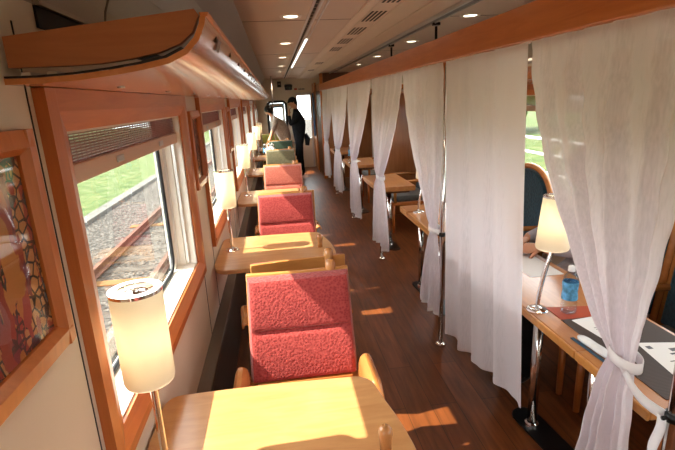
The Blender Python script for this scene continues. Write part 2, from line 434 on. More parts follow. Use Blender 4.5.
wn = 0
def rounded(y0, y1, z0, z1, r, n=6):
    pts = []
    for cy, cz, a0 in ((y1-r, z1-r, 0), (y0+r, z1-r, 90), (y0+r, z0+r, 180), (y1-r, z0+r, 270)):
        for i in range(n+1):
            a = math.radians(a0+90*i/n); pts.append((cy+r*math.cos(a), cz+r*math.sin(a)))
    return pts
def make_window(side, yo0, yo1, blind_z, blabel):
    global wn; wn += 1
    sg = 1 if side == 'left' else -1
    xw = XL if side == 'left' else XR
    X = lambda d: xw+sg*d                # d>0 towards the room
    y0, y1 = yo0+FR, yo1-FR
    root = struct('window_%d' % wn, (xw, (yo0+yo1)/2, WZ0))
    def bx(m, d0, d1, ya, yb, za, zb): m.box(min(X(d0), X(d1)), max(X(d0), X(d1)), ya, yb, za, zb)
    # wooden frame: boards with a ridge and a bevel falling to the opening
    m = MB(root)
    prof = [(0, 0), (.0, .024), (.045, .024), (FR-.010, .009), (FR-.010, 0)]
    # side boards
    for s_, yb in ((1, yo0), (-1, yo1)):
        m.prism(prof, lambda u, v, w, s_=s_, yb=yb: (X(v), yb+s_*u, w), WZ0-.086, WZ1+.089)
    m.build('window_frame', M['wood_v'], root, kind='structure')
    m = MB(root)
    ph = [(0, 0), (.0, .0235), (.045, .0235), (.087, .009), (.087, 0)]
    m.prism(ph, lambda u, v, w: (X(v), w, WZ1+.089-u+.0003), yo0+.03, yo1-.03)
    m.build('top_board', M['wood'], root, kind='structure')
    m = MB(root)
    pb = [(0, 0), (.0, .024), (.04, .029), (.084, .010), (.084, 0)]
    m.prism(pb, lambda u, v, w: (X(v), w, WZ0-.0855+u), yo0+.03, yo1-.03)
    m.build('window_sill', M['wood'], root, kind='structure')
    # pale reveal lining
    m = MB(root)
    bx(m, -.11, .0, y0-.004, y0+.004, WZ0-.004, WZ1); bx(m, -.11, .0, y1-.012, y1+.004, WZ0-.004, WZ1)
    bx(m, -.11, .0, y0, y1, WZ0-.012, WZ0+.004)
    bx(m, -.11, .0, y0, y1, WZ1-.004, WZ1+.012)
    m.build('reveal', M['white'], root, kind='structure')
    # inner pane frame, rubber seal, glass
    gy0, gy1, gz0, gz1 = y0+.012, y1-.095, WZ0+.01, WZ1
    m = MB(root)
    o_ = [(y0, WZ0), (y1, WZ0), (y1, WZ1), (y0, WZ1)]
    bx(m, -.110, -.085, gy1, y1, WZ0, WZ1); bx(m, -.110, -.085, y0, gy0, WZ0, WZ1)
    bx(m, -.085, -.048, y1-.028, y1-.010, WZ0, WZ1)
    m.build('pane_frame', M['alu'] if side == 'right' else M['white'], root, kind='structure')
    m = MB(root)
    for k in (.03, .075): bx(m, -k-.012, -k, y1-.034, y1-.024, WZ0+.02, WZ1)
    m.build('blind_track', M['alu'], root, kind='structure')
    m = MB(root)
    rp = rounded(gy0, gy1, gz0, gz1, .07)
    pth = [(X(-.092), a, b) for a, b in rp]
    m.tube(pth+[pth[0], pth[1]], .009, 8, False)
    # corner fillets keep the seal rounded at the glass edge
    m.build('rubber_seal', M['rubber'], root, True, kind='structure')
    m = MB(root); bx(m, -.100, -.096, y0, y1, WZ0, WZ1)
    m.build('pane', M['glass'], root, kind='structure')
    # blind: a thing of its own
    b = thing('window_blind', blabel, 'blind', (X(-.028), (y0+y1)/2, WZ1), 0, 'slatted window blinds')
    m = MB(b); zt = WZ1-.004; zb = blind_z+.046
    n = max(3, int((zt-zb)/.0068))
    for i in range(n):
        z = zb+(zt-zb)*(i+.5)/n
        m.hexa([(X(-.032), y0+.014, z-.0016), (X(-.032), y1-.014, z-.0016), (X(-.024), y1-.014, z-.0028), (X(-.024), y0+.014, z-.0028),
                (X(-.032), y0+.014, z+.0022), (X(-.032), y1-.014, z+.0022), (X(-.024), y1-.014, z+.0010), (X(-.024), y0+.014, z+.0010)])
    k = y0+.05
    while k < y1-.05:
        bx(m, -.0295, -.0265, k, k+.002, zb, zt); k += .03
    m.build('slats', M['slat'], b)
    m = MB(b); bx(m, -.042, -.014, y0+.013, y1-.014, blind_z, blind_z+.046)
    m.build('bottom_rail', M['rail'], b, bevel=.004)
    for f in (.3, .72):
        m = MB(b); yc = y0+(y1-y0)*f
        bx(m, -.014, -.009, yc-.03, yc+.03, blind_z+.014, blind_z+.034)
        m.build('pull_tab', M['steel'], b, bevel=.003)
    return root
lbl = ['red-brown slatted blind of the left window well behind the viewer', 'red-brown slatted blind of the left window just behind the viewer',
       'red-brown slatted blind half lowered in the nearest large left window', 'red-brown slatted blind in the second left window, beyond the wall picture',
       'red-brown slatted blind in the third left window from the front', 'small red-brown blind in the fourth left window',
       'small far red-brown blind in the fifth left window', 'farthest red-brown slatted blind on the left, by the leaning woman']
for (a, b), L_, z in zip(LEFT, lbl, (1.535, 1.535, 1.537, 1.53, 1.53, 1.54, 1.55, 1.55)): make_window('left', a, b, z, L_)
lblr = ['red-brown blind of the right window well behind the viewer', 'red-brown blind of the right window just behind the viewer', 'red-brown blind of the right window veiled by the nearest curtain',
        'red-brown blind above the blue arched chair, seen between two curtains', 'red-brown blind of the right window hidden behind the middle curtains',
        'red-brown blind of the right window past the wooden partition']
for (a, b), L_ in zip(RIGHT, lblr): make_window('right', a, b, 1.53, L_)

# ------------------------------------------------------------------ end walls
wf = MB()
wy0, wy1 = Y1, Y1+.12
# openings: rounded window x -.2...33 z .78..1.72 ; doorway window x .56...95 z .75..1.82
wf.box(XL-.1, -.17, wy0, wy1, 0, 2.3); wf.box(.29, .57, wy0, wy1, 0, 2.3); wf.box(.93, XR+.1, wy0, wy1, 0, 2.3)
wf.box(-.17, .29, wy0, wy1, 0, .82); wf.box(-.17, .29, wy0, wy1, 1.70, 2.3)
wf.box(.57, .93, wy0, wy1, 0, .75); wf.box(.57, .93, wy0, wy1, 1.83, 2.3)
wfo = wf.build('wall_front', M['wall_end'], kind='structure')
MB().box(XL-.1, XR+.1, Y0-.1, Y0, 0, 2.3).build('wall_back', M['wall_end'], kind='structure')
w = struct('window_14', (.06, Y1, 1.26))
m = MB(w); rp = rounded(-.17, .29, .82, 1.70, .09)
pth = [(x_, Y1-.012, z_) for x_, z_ in rp]
m.tube(pth+[pth[0], pth[1]], .030, 10, False); m.build('rubber_seal', M['rubber'], w, True, kind='structure')
m = MB(w); rp = rounded(-.10, .22, .90, 1.62, .07)
pth = [(x_, Y1+.03, z_) for x_, z_ in rp]
m.tube(pth+[pth[0], pth[1]], .032, 8, False); m.build('window_frame', M['steel'], w, True, kind='structure')
m = MB(w); m.box(-.17, .29, Y1+.05, Y1+.056, .82, 1.70); m.build('pane', M['glass'], w, kind='structure')
m = MB(w); m.box(-.13, .25, Y1+.035, Y1+.05, 1.55, 1.66); m.build('top_band', M['label'], w, kind='structure')
d = struct('door_1', (.75, Y1, 0))
m = MB(d); m.box(.55, .585, Y1-.02, Y1, 0, 1.9); m.box(.915, .95, Y1-.02, Y1, 0, 1.9); m.box(.55, .95, Y1-.02, Y1, 1.84, 1.9)
m.build('door_frame', M['alu'], d, kind='structure')
m = MB(d); m.box(.57, .93, Y1+.05, Y1+.056, .75, 1.83); m.build('pane', M['glass'], d, kind='structure')
m = MB(d); m.box(.57, .93, Y1+.04, Y1+.065, 1.24, 1.27); m.build('crossbar', M['alu'], d, kind='structure')
# grab pole near the end, small boxes on the end wall
tag(MB().tube([(-.03, 10.75, 0), (-.03, 10.75, ZC)], .014, 10).build('handrail_pole', M['steel'], None, True), 'thin steel grab pole standing floor to ceiling near the far end wall', 'pole')
t = thing('ceiling_monitor', 'black monitor box high on the far end wall, the larger of two boxes', 'monitor', (.385, Y1, 2.0))
m = MB(t); m.hexa([(.30, Y1-.12, 1.97), (.47, Y1-.12, 1.97), (.47, Y1, 1.98), (.30, Y1, 1.98), (.28, Y1-.14, 2.09), (.49, Y1-.14, 2.09), (.47, Y1, 2.12), (.30, Y1, 2.12)])
m.build('housing', M['monit'], t, bevel=.01)
m = MB(t); m.box(.34, .43, Y1-.16, Y1-.13, 2.0, 2.06); m.build('screen', M['lens'], t)
t = thing('wall_speaker', 'small black speaker box high on the far end wall, left of the monitor', 'speaker', (.16, Y1, 2.1))
m = MB(t); m.box(.11, .21, Y1-.09, Y1, 2.05, 2.19); m.build('housing', M['monit'], t, bevel=.01)
m = MB(t); m.lathe([(.0, 0), (.035, 0), (.035, .01), (0, .012)], (.16, Y1-.1, 2.12), 16); m.build('bracket', M['steel'], t)
t = thing('wall_sign', 'tiny red and black sign strip on the far end wall above the standing man', 'sign', (.65, Y1, 2.0))
m = MB(t); m.box(.53, .60, Y1-.006, Y1, 1.97, 2.01); m.build('red_mark', M['maple'], t)
m = MB(t)
for i in range(4): m.box(.64+i*.04, .67+i*.04, Y1-.006, Y1, 1.97, 2.0)
m.build('dark_mark', M['ink'], t)
t = thing('end_handrail', 'short curved grab rail on the end wall under the rounded window', 'rail', (.4, Y1, .7))
m = MB(t); m.tube([(.2, Y1-.05, .66), (.45, Y1-.05, .66), (.5, Y1-.05, .62), (.5, Y1-.05, .3)], .014, 8); m.build('bar', M['steel'], t, True)

# ------------------------------------------------------------------ luggage racks
def rack(side, y0, y1, label):
    sg = 1 if side == 'left' else -1
    xw = XL if side == 'left' else XR
    X = lambda d: xw+sg*d
    t = thing('luggage_rack', label, 'luggage rack', (xw, y0, 1.76), 0, 'wooden luggage racks')
    lower = [(.003, 1.748), (.06, 1.748), (.12, 1.751), (.18, 1.757), (.23, 1.764), (.275, 1.773), (.308, 1.788), (.330, 1.810), (.342, 1.835), (.345, 1.8475)]
    upper = [(max(.003, d-.010*nx), z+.010*nz) for (d, z), (nx, nz) in zip(lower, [(0, 1), (0, 1), (.03, 1), (.08, 1), (.12, 1), (.3, .95), (.6, .8), (.9, .45), (1, .1), (1, 0)])]
    m = MB(t); m.prism(lower+upper[::-1], lambda u, v, w: (X(u), w, v), y0, y1)
    m.build('shell', M['rack'], t, 'auto')
    m = MB(t); m.prism([(.336, 1.8475), (.348, 1.8475), (.350, 1.854), (.334, 1.854)], lambda u, v, w: (X(u), w, v), y0, y1)
    m.build('front_lip', M['wood'], t)
    # end board standing on slats inside the tray
    m = MB(t)
    pe = [(.008, 1.776), (.10, 1.776), (.156, 1.778), (.21, 1.784), (.258, 1.793), (.295, 1.806), (.318, 1.824), (.332, 1.852), (.325, 1.862), (.008, 1.826)]
    m.prism(pe, lambda u, v, w: (X(u), w, v), y0+.012, y0+.03); m.build('end_panel', M['wood_x'], t)
    m = MB(t)
    for k in range(6):
        d = .03+k*.042
        m.box(min(X(d), X(d+.016)), max(X(d), X(d+.016)), y0+.002, y1, 1.7605+max(0, d-.15)*.10, 1.7675+max(0, d-.15)*.10)
    m.build('slats', M['steel'], t)
    m = MB(t); m.prism([(d_, z_+.0005) for d_, z_ in upper[:7]]+[(d_-.004, z_+.004) for d_, z_ in upper[6::-1]], lambda u, v, w: (X(max(.003, u)), w, v), y0+.001, y1)  # thin dark sheet over the shell, colours in the shade of the tray gap
    m.build('tray_gap_shade', M['dark'], t)
    for k in range(12):
        y = y0+.17+k*.33
        m = MB(t)
        m.tube([(X(.335), y, 1.832), (X(.3425), y, 1.832)], .008, 10); m.build('lip_hole', M['dark'], t)
    for k in range(8):
        y = y0+.3+k*.5
        for d in (.10,):
            m = MB(t); m.tube([(X(d), y, 1.754), (X(d), y, 1.7475)], .009, 10); m.build('underside_stud', M['steel'], t)
    m = MB(t); m.prism([(.3355, 1.812), (.325, 1.812), (.338, 1.834), (.3435, 1.834)], lambda u, v, w: (X(u), w, v), y0+.20, y0+.25)
    m.build('sticker', M['sticker'], t)
    return t
rack('left', .885, 12.0, 'long curved orange wooden luggage rack above the left windows')
rack('right', .2, 10.1, 'orange wooden luggage rack above the right windows behind the curtains')

# ------------------------------------------------------------------ ceiling fittings
def downlight(x, y, label):
    t = thing('ceiling_downlight', label, 'ceiling light', (x, y, ZC), 0, 'round ceiling downlights')
    m = MB(t); m.lathe([(.045, -.004), (.07, -.010), (.078, 0)], (x, y, ZC), 28, False); m.build('bezel', M['white'], t, True)
    m = MB(t); m.lathe([(0, -.0045), (.047, -.0045), (.047, 0), (0, 0)], (x, y, ZC), 24, False); m.build('lens', M['led'], t)
    l = bpy.data.lights.new('downlight_lamp', 'SPOT'); l.energy = DOWN; l.color = (1, .80, .58); l.spot_size = math.radians(125); l.spot_blend = .8; l.shadow_soft_size = .05
    o = bpy.data.objects.new('lamp_glow', l); COL.objects.link(o); o.parent = t; o.location = (0, 0, -.03)
    return t
DOWN = 10.
ordl = ['nearest', 'second', 'third', 'fourth', 'fifth', 'sixth']
for i, y in enumerate((3.38, 4.86, 6.35, 7.83, 9.3, 10.8)):
    downlight(.155, y, '%s round ceiling downlight of the row left of the dark slot rail' % ordl[i])
for i, y in enumerate((3.53, 5.05, 6.7, 8.2)):
    downlight(1.475, y, '%s round ceiling downlight of the row above the curtain beam' % ordl[i])
for y in (.4, 1.9, -1.1):
    for x in (.155, 1.475): downlight(x, y, 'round ceiling downlight overhead, out of view, %s row, %.1f m along' % ('left' if x < 1 else 'right', y+3))
# recessed strip with louvre dashes and light tubes
t = thing('strip_light', 'long ceiling strip light with dark slots and bright tubes, left of the air vents', 'strip light', (.31, 6, ZC))
m = MB(t); m.box(.268, .282, Y0, 12, ZC-.008, ZC+.01); m.box(.31, .325, Y0, 12, ZC-.012, ZC+.01); m.box(.352, .362, Y0, 12, ZC-.008, ZC+.01); m.build('rail', M['alu'], t)
m = MB(t); m.box(.282, .31, Y0, 12, ZC-.002, ZC+.005); m.build('channel', M['cove'], t)
y = 2.3
while y < 11.8:
    m = MB(t); m.box(.286, .303, y, y+.075, ZC-.006, ZC-.002); m.build('slot', M['dark'], t); y += .115
m = MB(t); m.box(.326, .351, 4.6, 8.3, ZC-.008, ZC-.002); m.build('light_tube', M['tube'], t)
# central air unit
t = thing('air_conditioning_duct', 'long cream ceiling air duct with black louvre grilles along the middle', 'air duct', (.97, 6, ZC))
m = MB(t); m.prism([(.595, ZC), (.625, ZC-.03), (.97, ZC-.03), (1.01, ZC)], lambda u, v, w: (u, w, v), Y0, 12); m.build('housing', M['cream'], t)
for x in (.60, .635, .775, .95, 1.01):
    m = MB(t); zz = ZC-.008 if x in (.60, 1.01) else ZC-.037
    m.box(x-.008, x+.008, Y0, 12, zz, zz+.02); m.build('ridge', M['cream'], t)
for i, y in enumerate((2.45, 3.1, 3.77, 4.42, 5.1, 7.0, 8.6)):
    m = MB(t)
    for k in range(4):
        x = .652+k*.028
        m.box(x, x+.013, y, y+.38, ZC-.0325, ZC-.025)
    m.build('grille', M['dark'], t)
t = thing('ceiling_channel', 'dark chrome ceiling channel running between air duct and curtain beam', 'ceiling rail', (1.24, 6, ZC))
m = MB(t); m.box(1.19, 1.215, Y0, 10.2, ZC-.025, ZC); m.box(1.30, 1.312, Y0, 10.2, ZC-.012, ZC); m.build('rail', M['steel'], t, bevel=.004)
m = MB(t); m.box(1.215, 1.30, Y0, 10.2, ZC-.004, ZC); m.build('channel', M['blackm'], t)

# ------------------------------------------------------------------ curtain beam, poles, hangers, partitions
BX0, BX1 = .968, 1.035
tag(MB().box(BX0, BX1, -1.2, 10.22, 1.879, 2.014).build('curtain_beam', M['wood'], None, bevel=.006), 'long orange wooden beam that carries the white curtains', 'beam')
for i, y in enumerate((3.83, 5.3)):
    t = thing('beam_hanger', ['nearer dark steel hanger on the ceiling above the curtain beam', 'farther dark steel hanger on the ceiling above the curtain beam'][i], 'bracket', (1.32, y, 2.25), 0, 'ceiling hangers')
    m = MB(t); m.tube([(1.32, y, 1.93), (1.32, y, 2.22)], .011, 10); m.build('rod', M['blackm'], t, True)
    m = MB(t); m.box(1.29, 1.35, y-.02, y+.02, 2.225, 2.25); m.build('clamp', M['blackm'], t, bevel=.006)
pl = ['chrome pole at the lower right corner holding the nearest curtain tie', 'chrome pole between the hanging curtain and the third curtain', 'chrome pole rising behind the big gathered middle curtain',
      'chrome pole by the fifth curtain along the aisle', 'far chrome pole by the sixth curtain along the aisle']
for i, y in enumerate((.975, 2.82, 4.68, 6.53, 8.38)):
    t = thing('curtain_pole', pl[i], 'pole', (1.025, y, 0), 0, 'chrome curtain poles')
    m = MB(t); m.tube([(1.025, y, 0), (1.025, y, 1.879)], .016, 14); m.build('tube', M['chrome'], t, True)
    m = MB(t); m.lathe([(.034, 0), (.034, .018), (.018, .03), (0, .03)], (1.025, y, 0), 18); m.build('foot', M['chrome'], t, 'auto')
    m = MB(t); m.tube([(1.025, y, .80), (1.025, y, .825)], .022, 12); m.tube([(1.025, y, .812), (.99, y, .812)], .006, 8); m.build('hook_collar', M['blackm'], t, True)
# far partitions (wood), booth divider
t = thing('booth_partition', 'tall brown wooden partition between the curtained booths', 'partition', (1.75, 6.6, 0))
m = MB(t); m.box(1.42, XR-.002, 6.58, 6.62, 0, 1.74); m.build('panel', M['part'], t)
m = MB(t); m.box(1.40, 1.43, 6.57, 6.63, 0, 1.74); m.build('edge_post', M['wood_v'], t)
t = thing('end_partition', 'slatted brown wooden partition closing the far end of the curtained side', 'partition', (1.0, 10.5, 0))
m = MB(t); m.box(1.0, XR-.002, 10.24, 10.28, 0, 2.24); m.build('cross_panel', M['part'], t)
m = MB(t); m.box(1.0, 1.035, 10.28, 11.3, 0, 2.05); m.build('side_panel', M['part'], t)
m = MB(t); m.box(.985, 1.05, 10.225, 10.30, 0, 2.24); m.build('front_post', M['wood_v'], t, bevel=.006)
m = MB(t); m.box(.985, 1.05, 11.25, 11.32, 0, 2.05); m.build('rear_post', M['darkwood'], t, bevel=.006)
m = MB(t)
for k in range(4): m.box(.988, 1.0, 10.45+k*.2, 10.53+k*.2, .05, 1.9)
m.build('slats', M['darkwood'], t)
m = MB(t); m.box(1.05, 1.05+.55, 10.18, 10.24, 2.03, 2.24); m.build('top_box', M['darkwood'], t)
t = thing('vestibule_panel', 'pale wooden door panel by the far end wall beyond the slatted partition', 'panel', (1.0, 11.9, 0))
m = MB(t); m.box(.98, 1.02, 11.6, Y1-.01, 0, 2.1); m.build('panel', M['wood_v'], t)
t = thing('hanging_banner', 'dark blue cloth banner hanging beside the far doorway', 'banner', (.94, 11.8, 1.9))
m = MB(t); m.grid(lambda u, v: (.945+.012*math.sin(u*9), 11.55+.45*u, 1.86-1.02*v), 14, 6); o = m.build('cloth', M['noren'], t, True)
sm = o.modifiers.new('thick', 'SOLIDIFY'); sm.thickness = .003
m = MB(t); m.tube([(.945, 11.5, 1.865), (.945, 12.05, 1.865)], .01, 8); m.tube([(.945, 11.6, 1.865), (.98, 11.6, 1.9)], .006, 6); m.build('rod', M['darkwood'], t, True)

# ------------------------------------------------------------------ curtains
def curtain(ya, yb, zt, zb, tie=None, bot=None, label='', seed=0, pleats=9, xoff=0., skew=0., tie_to=None, amp=.018, bx=0.):
    """ya..yb top span; tie=(y,z,halfwidth); bot=(y0,y1) span at hem"""
    kq = .943; ya *= kq; yb *= kq; zq = lambda z: 1.7-(1.7-z)*kq
    zt, zb = zq(zt), zq(zb); bot = (bot[0]*kq, bot[1]*kq)
    if tie: tie = (tie[0]*kq, zq(tie[1]), tie[2])
    x0 = .992
    t = thing('sheer_curtain', label, 'curtain', (x0, (ya+yb)/2, zt), 0, 'white sheer curtains along the aisle')
    rnd = random.Random(seed)
    ph = [rnd.uniform(0, 6.28) for _ in range(6)]
    def f(u, v):
        z = zt+(zb-zt)*v
        ca, wa = (ya+yb)/2, (yb-ya)/2
        if tie:
            ty, tz, tw = tie; vt = (zt-tz)/(zt-zb)
            if v < vt:
                s_ = v/vt; k = s_**1.35; kw = s_**1.75
                c_ = ca+(ty-ca)*k; w_ = wa+(tw-wa)*kw
            else:
                s_ = (v-vt)/(1-vt); k = 1-(1-s_)**1.8
                cb, wb = (bot[0]+bot[1])/2, (bot[1]-bot[0])/2
                c_ = ty+(cb-ty)*s_; w_ = tw+(wb-tw)*k
        else:
            k = v; cb, wb = (bot[0]+bot[1])/2, (bot[1]-bot[0])/2
            c_ = ca+(cb-ca)*k; w_ = wa+(wb-wa)*k
        # unequal pleat spacing
        uu = u+.018*math.sin(2*PI*u*3+ph[0])+.01*math.sin(2*PI*u*7+ph[1])
        y = c_+w_*(2*uu-1)
        full = wa/max(w_, .03)
        a = amp*min(1.2, .45+.55*full)*(.35+.65*min(1, v*6))
        if not tie: a = amp*(.3+.9*v)
        a *= .25+.75*math.sin(PI*min(1, max(0, u)))**.5
        p = math.sin(2*PI*pleats*uu+ph[2]+.6*v)+.5*math.sin(2*PI*(pleats*1.7)*uu+ph[3]+1.1*v)+.35*math.sin(2*PI*pleats*.43*uu+ph[4])
        x = x0+xoff*min(1, v*3)+a*p+bx*v*v*(1-u)
        if tie:
            # gather pulls cloth to a bundle
            q = math.exp(-((z-tie[1])/.06)**2); x = x0+(x-x0)*(1-.35*q)
            if v > vt: x = x0+(x-x0)*(1+.3*s_)
            y += .006*math.sin(40*z+ph[5])*min(1, abs(v-vt)*2)
        zz = z+skew*(u-.5)*v
        if tie and v > .9: zz += .02*math.sin(2*PI*2*u+ph[1])*(v-.9)*10
        return (x, y, zz)
    m = MB(t); m.grid(f, 150, 90)
    m.build('cloth', M['sheer'], t, True)
    # header tape and hem
    m = MB(t); m.grid(lambda u, v: Vector(f(u, v*.018))+Vector((-.0015, 0, .004)), 110, 2); m.build('header', M['sheer'], t, True)
    m = MB(t); m.grid(lambda u, v: Vector(f(u, .985+v*.015))+Vector((-.0015, 0, 0)), 110, 2); m.build('hem', M['tie'] if tie else M['sheer'], t, True)
    if tie:
        ty, tz, tw = tie
        m = MB(t); n = 28
        ring = []
        for j in range(n+1):
            a = 2*PI*j/n
            ring.append((x0+.042*math.sin(a), ty+(tw+.008)*math.cos(a), tz+.012*math.cos(a+.5)))
        m.grid(lambda u, v: Vector(ring[min(n, int(round(u*n)))])+Vector((0, 0, (.5-v)*.035)), n, 2)
        if tie_to:
            py, pz = tie_to
            a0 = Vector((x0-.03, ty+(tw*.3 if py > ty else -tw*.3), tz)); b0 = Vector((1.008, py, pz))
            m.grid(lambda u, v: a0.lerp(b0, u)+Vector((-.012*math.sin(u*PI), 0, (.5-v)*.034-.02*math.sin(u*PI))), 8, 2)
            c0 = b0+Vector((0, 0, -.16)); 
            m.grid(lambda u, v: b0.lerp(c0, u)+Vector((-.012+.006*math.sin(u*7), (v-.5)*.03+.012*u, 0)), 8, 2)
        o = m.build('tie_band', M['tie'], t, True)
        sm = o.modifiers.new('thick', 'SOLIDIFY'); sm.thickness = .003
    return t
curtain(1.055, 1.875, 1.886, .30, (1.20, .86, .045), (1.12, 1.34), 'large nearest white sheer curtain at the right, tied back to the corner pole', 3, 6, -.02, 0, (.985, .81), .020)
curtain(1.93, 2.88, 1.885, .17, None, (1.83, 2.80), 'untied white sheer curtain hanging straight down beside the blue chair', 5, 4, 0, -.10, None, .022, .02)
curtain(2.90, 3.85, 1.885, .17, (3.04, .79, .045), (2.92, 3.32), 'white sheer curtain tied close to the pole just beyond the straight curtain', 8, 6, -.01, 0, (2.86, .80), .018)
curtain(3.86, 5.10, 1.885, .17, (4.78, .89, .085), (4.45, 5.1), 'white curtain gathered in the middle of the row beside the wooden partition', 11, 7, -.01, 0, None, .026)
curtain(5.15, 6.80, 1.885, .13, (6.46, .86, .08), (6.0, 6.8), 'fifth white curtain from the viewer, tied over the far tables', 14, 7, -.01, 0, None, .026)
curtain(6.85, 8.65, 1.885, .12, (8.25, .84, .08), (7.9, 8.7), 'sixth white curtain from the viewer, near the end of the row', 17, 7, 0, 0, None, .03)
curtain(8.75, 10.6, 1.885, .12, (10.1, .84, .06), (9.7, 10.4), 'farthest white curtain against the wooden end post', 19, 7, 0, 0, None, .03)

# ------------------------------------------------------------------ left tables and lamps
def make_table(yf, label, depth=.70):
    """yf = far edge"""
    t = thing('side_table', label, 'table', (-.08, yf-depth/2, 0), 0, 'tables along the left windows')
    yn = yf-depth
    pts = []
    def arc(p0, p1, p2, n=6):
        for i in range(n+1):
            s_ = i/n; pts.append(tuple((1-s_)**2*a+2*s_*(1-s_)*b+s_*s_*c_ for a, b, c_ in zip(p0, p1, p2)))
    arc((-.444, yf-.07), (-.44, yf-.005), (-.39, yf), 5)
    pts.append((-.1, yf+.004))
    arc((.20, yf-.008), (.252, yf-.012), (.268, yf-.06), 5)
    arc((.285, yf-.16), (.335, yf-.36), (.32, yn+.12), 6)
    arc((.315, yn+.07), (.30, yn), (.25, yn), 5)
    arc((-.36, yn), (-.40, yn), (-.425, yn+.04), 4)
    arc((-.442, yn+.10), (-.446, yn+.13), (-.446, yn+.18), 3)
    m = MB(t); m.prism(pts[::-1], lambda u, v, w: (u, v, w), .717, .745); m.build('tabletop', M['table'], t, bevel=.006, seg=3)
    m = MB(t); m.box(-.448, -.33, yf-.48, yf-.22, .68, .716); m.build('wall_bracket', M['blackm'], t)
    m = MB(t); m.tube([(-.02, yf-.35, .02), (-.02, yf-.35, .717)], .028, 16); m.build('pedestal', M['steel'], t, True)
    m = MB(t); m.lathe([(.16, 0), (.16, .015), (.03, .03), (0, .03)], (-.02, yf-.35, 0), 24); m.build('foot', M['blackm'], t, 'auto')
    m = MB(t); m.lathe([(.016, 0), (.017, .04), (.020, .062), (.019, .075), (.013, .086), (0, .09)], (.232, yf-.395, .745), 20); m.build('peg', M['knob'], t, True)
    return t
tabs = [(1.455, 'nearest pale wooden table at the bottom of the picture, in full sun'), (3.375, 'second pale wooden table, between the two red seats'),
        (5.24, 'third pale wooden table, behind the second red seat'), (7.12, 'fourth pale wooden table, behind the salmon seat'),
        (8.90, 'fifth wooden table, with a plastic bag and bottle on it'), (10.55, 'last wooden table at the far end, where a woman leans')]
t1 = make_table(*tabs[0])
for yf, L_ in tabs[1:]:
    clone(t1, (-.08, yf-.35, 0), None, L_)

def make_lamp(x, y, z, label, top_r, bot_r, z0, z1, bend=0., group='table lamps', rail=True):
    t = thing('table_lamp', label, 'lamp', (x, y, z), 0, group)
    cx = x-.004+bend
    m = MB(t); m.lathe([(.046, 0), (.046, .004), (.04, .009), (.012, .012), (0, .012)], (x, y, z), 28); m.build('base', M['chrome'], t, 'auto')
    m = MB(t)
    k = 10
    m.tube([(x+bend*(i/k)**1.6, y, z+.005+(z0+.0-z)*(i/k)) for i in range(k+1)]+[(cx, y, z0+.10)], .0095, 12)
    m.build('stem', M['chrome'], t, True)
    m = MB(t); n = 36
    m.lathe([(bot_r-.010, z0), (bot_r-.003, z0+.003), (bot_r, z0+.012), (top_r, z1), (top_r-.003, z1), (bot_r-.003, z0+.012)], (cx, y, 0), n, False)
    m.build('lamp_shade', M['shade'], t, True)
    m = MB(t)
    m.lathe([(top_r+.001, z1-.004), (top_r+.001, z1+.004), (top_r-.019, z1+.004), (top_r-.019, z1-.001), (top_r+.001, z1-.004)], (cx, y, 0), n, False)
    m.build('top_ring', M['chrome'], t, 'auto')
    m = MB(t); m.lathe([(0, z1-.008), (.028, z1-.008), (.028, z1-.004), (.008, z1-.002), (.008, z1+.006), (0, z1+.008)], (cx, y, 0), 20)
    for a in (.4, .4+2*PI/3, .4+4*PI/3):
        m.tube([(cx+.02*math.cos(a), y+.02*math.sin(a), z1-.005), (cx+(top_r-.01)*math.cos(a), y+(top_r-.01)*math.sin(a), z1-.001)], .003, 6)
    m.build('finial', M['chrome'], t, 'auto')
    m = MB(t); m.ball((cx, y, (z0+z1)/2+.0), (.016, .016, .024), 12, 8); m.build('bulb', M['bulb'], t, True)
    l = bpy.data.lights.new('lamp_light', 'POINT'); l.energy = LAMP; l.color = (1, .84, .60); l.shadow_soft_size = .02
    o = bpy.data.objects.new('lamp_light', l); COL.objects.link(o); o.parent = t; o.location = (cx-x, 0, (z0+z1)/2-z+.045)
    return t
LAMP = 1.0
l1 = make_lamp(-.356, 1.078, .745, 'nearest cylindrical cream table lamp, in front of the large left window', .0605, .0605, 1.042, 1.286)
for y, L_ in ((3.07, 'second cylindrical cream lamp, on the table between the red seats'), (4.985, 'third cream cylindrical lamp, on the table behind the second red seat'),
              (6.93, 'fourth cream lamp, on the table beside the olive seat'), (8.80, 'fifth small cream lamp, beside the plastic bag'), (10.28, 'far cream lamp by the leaning woman')):
    clone(l1, (-.356, y, .745), None, L_)

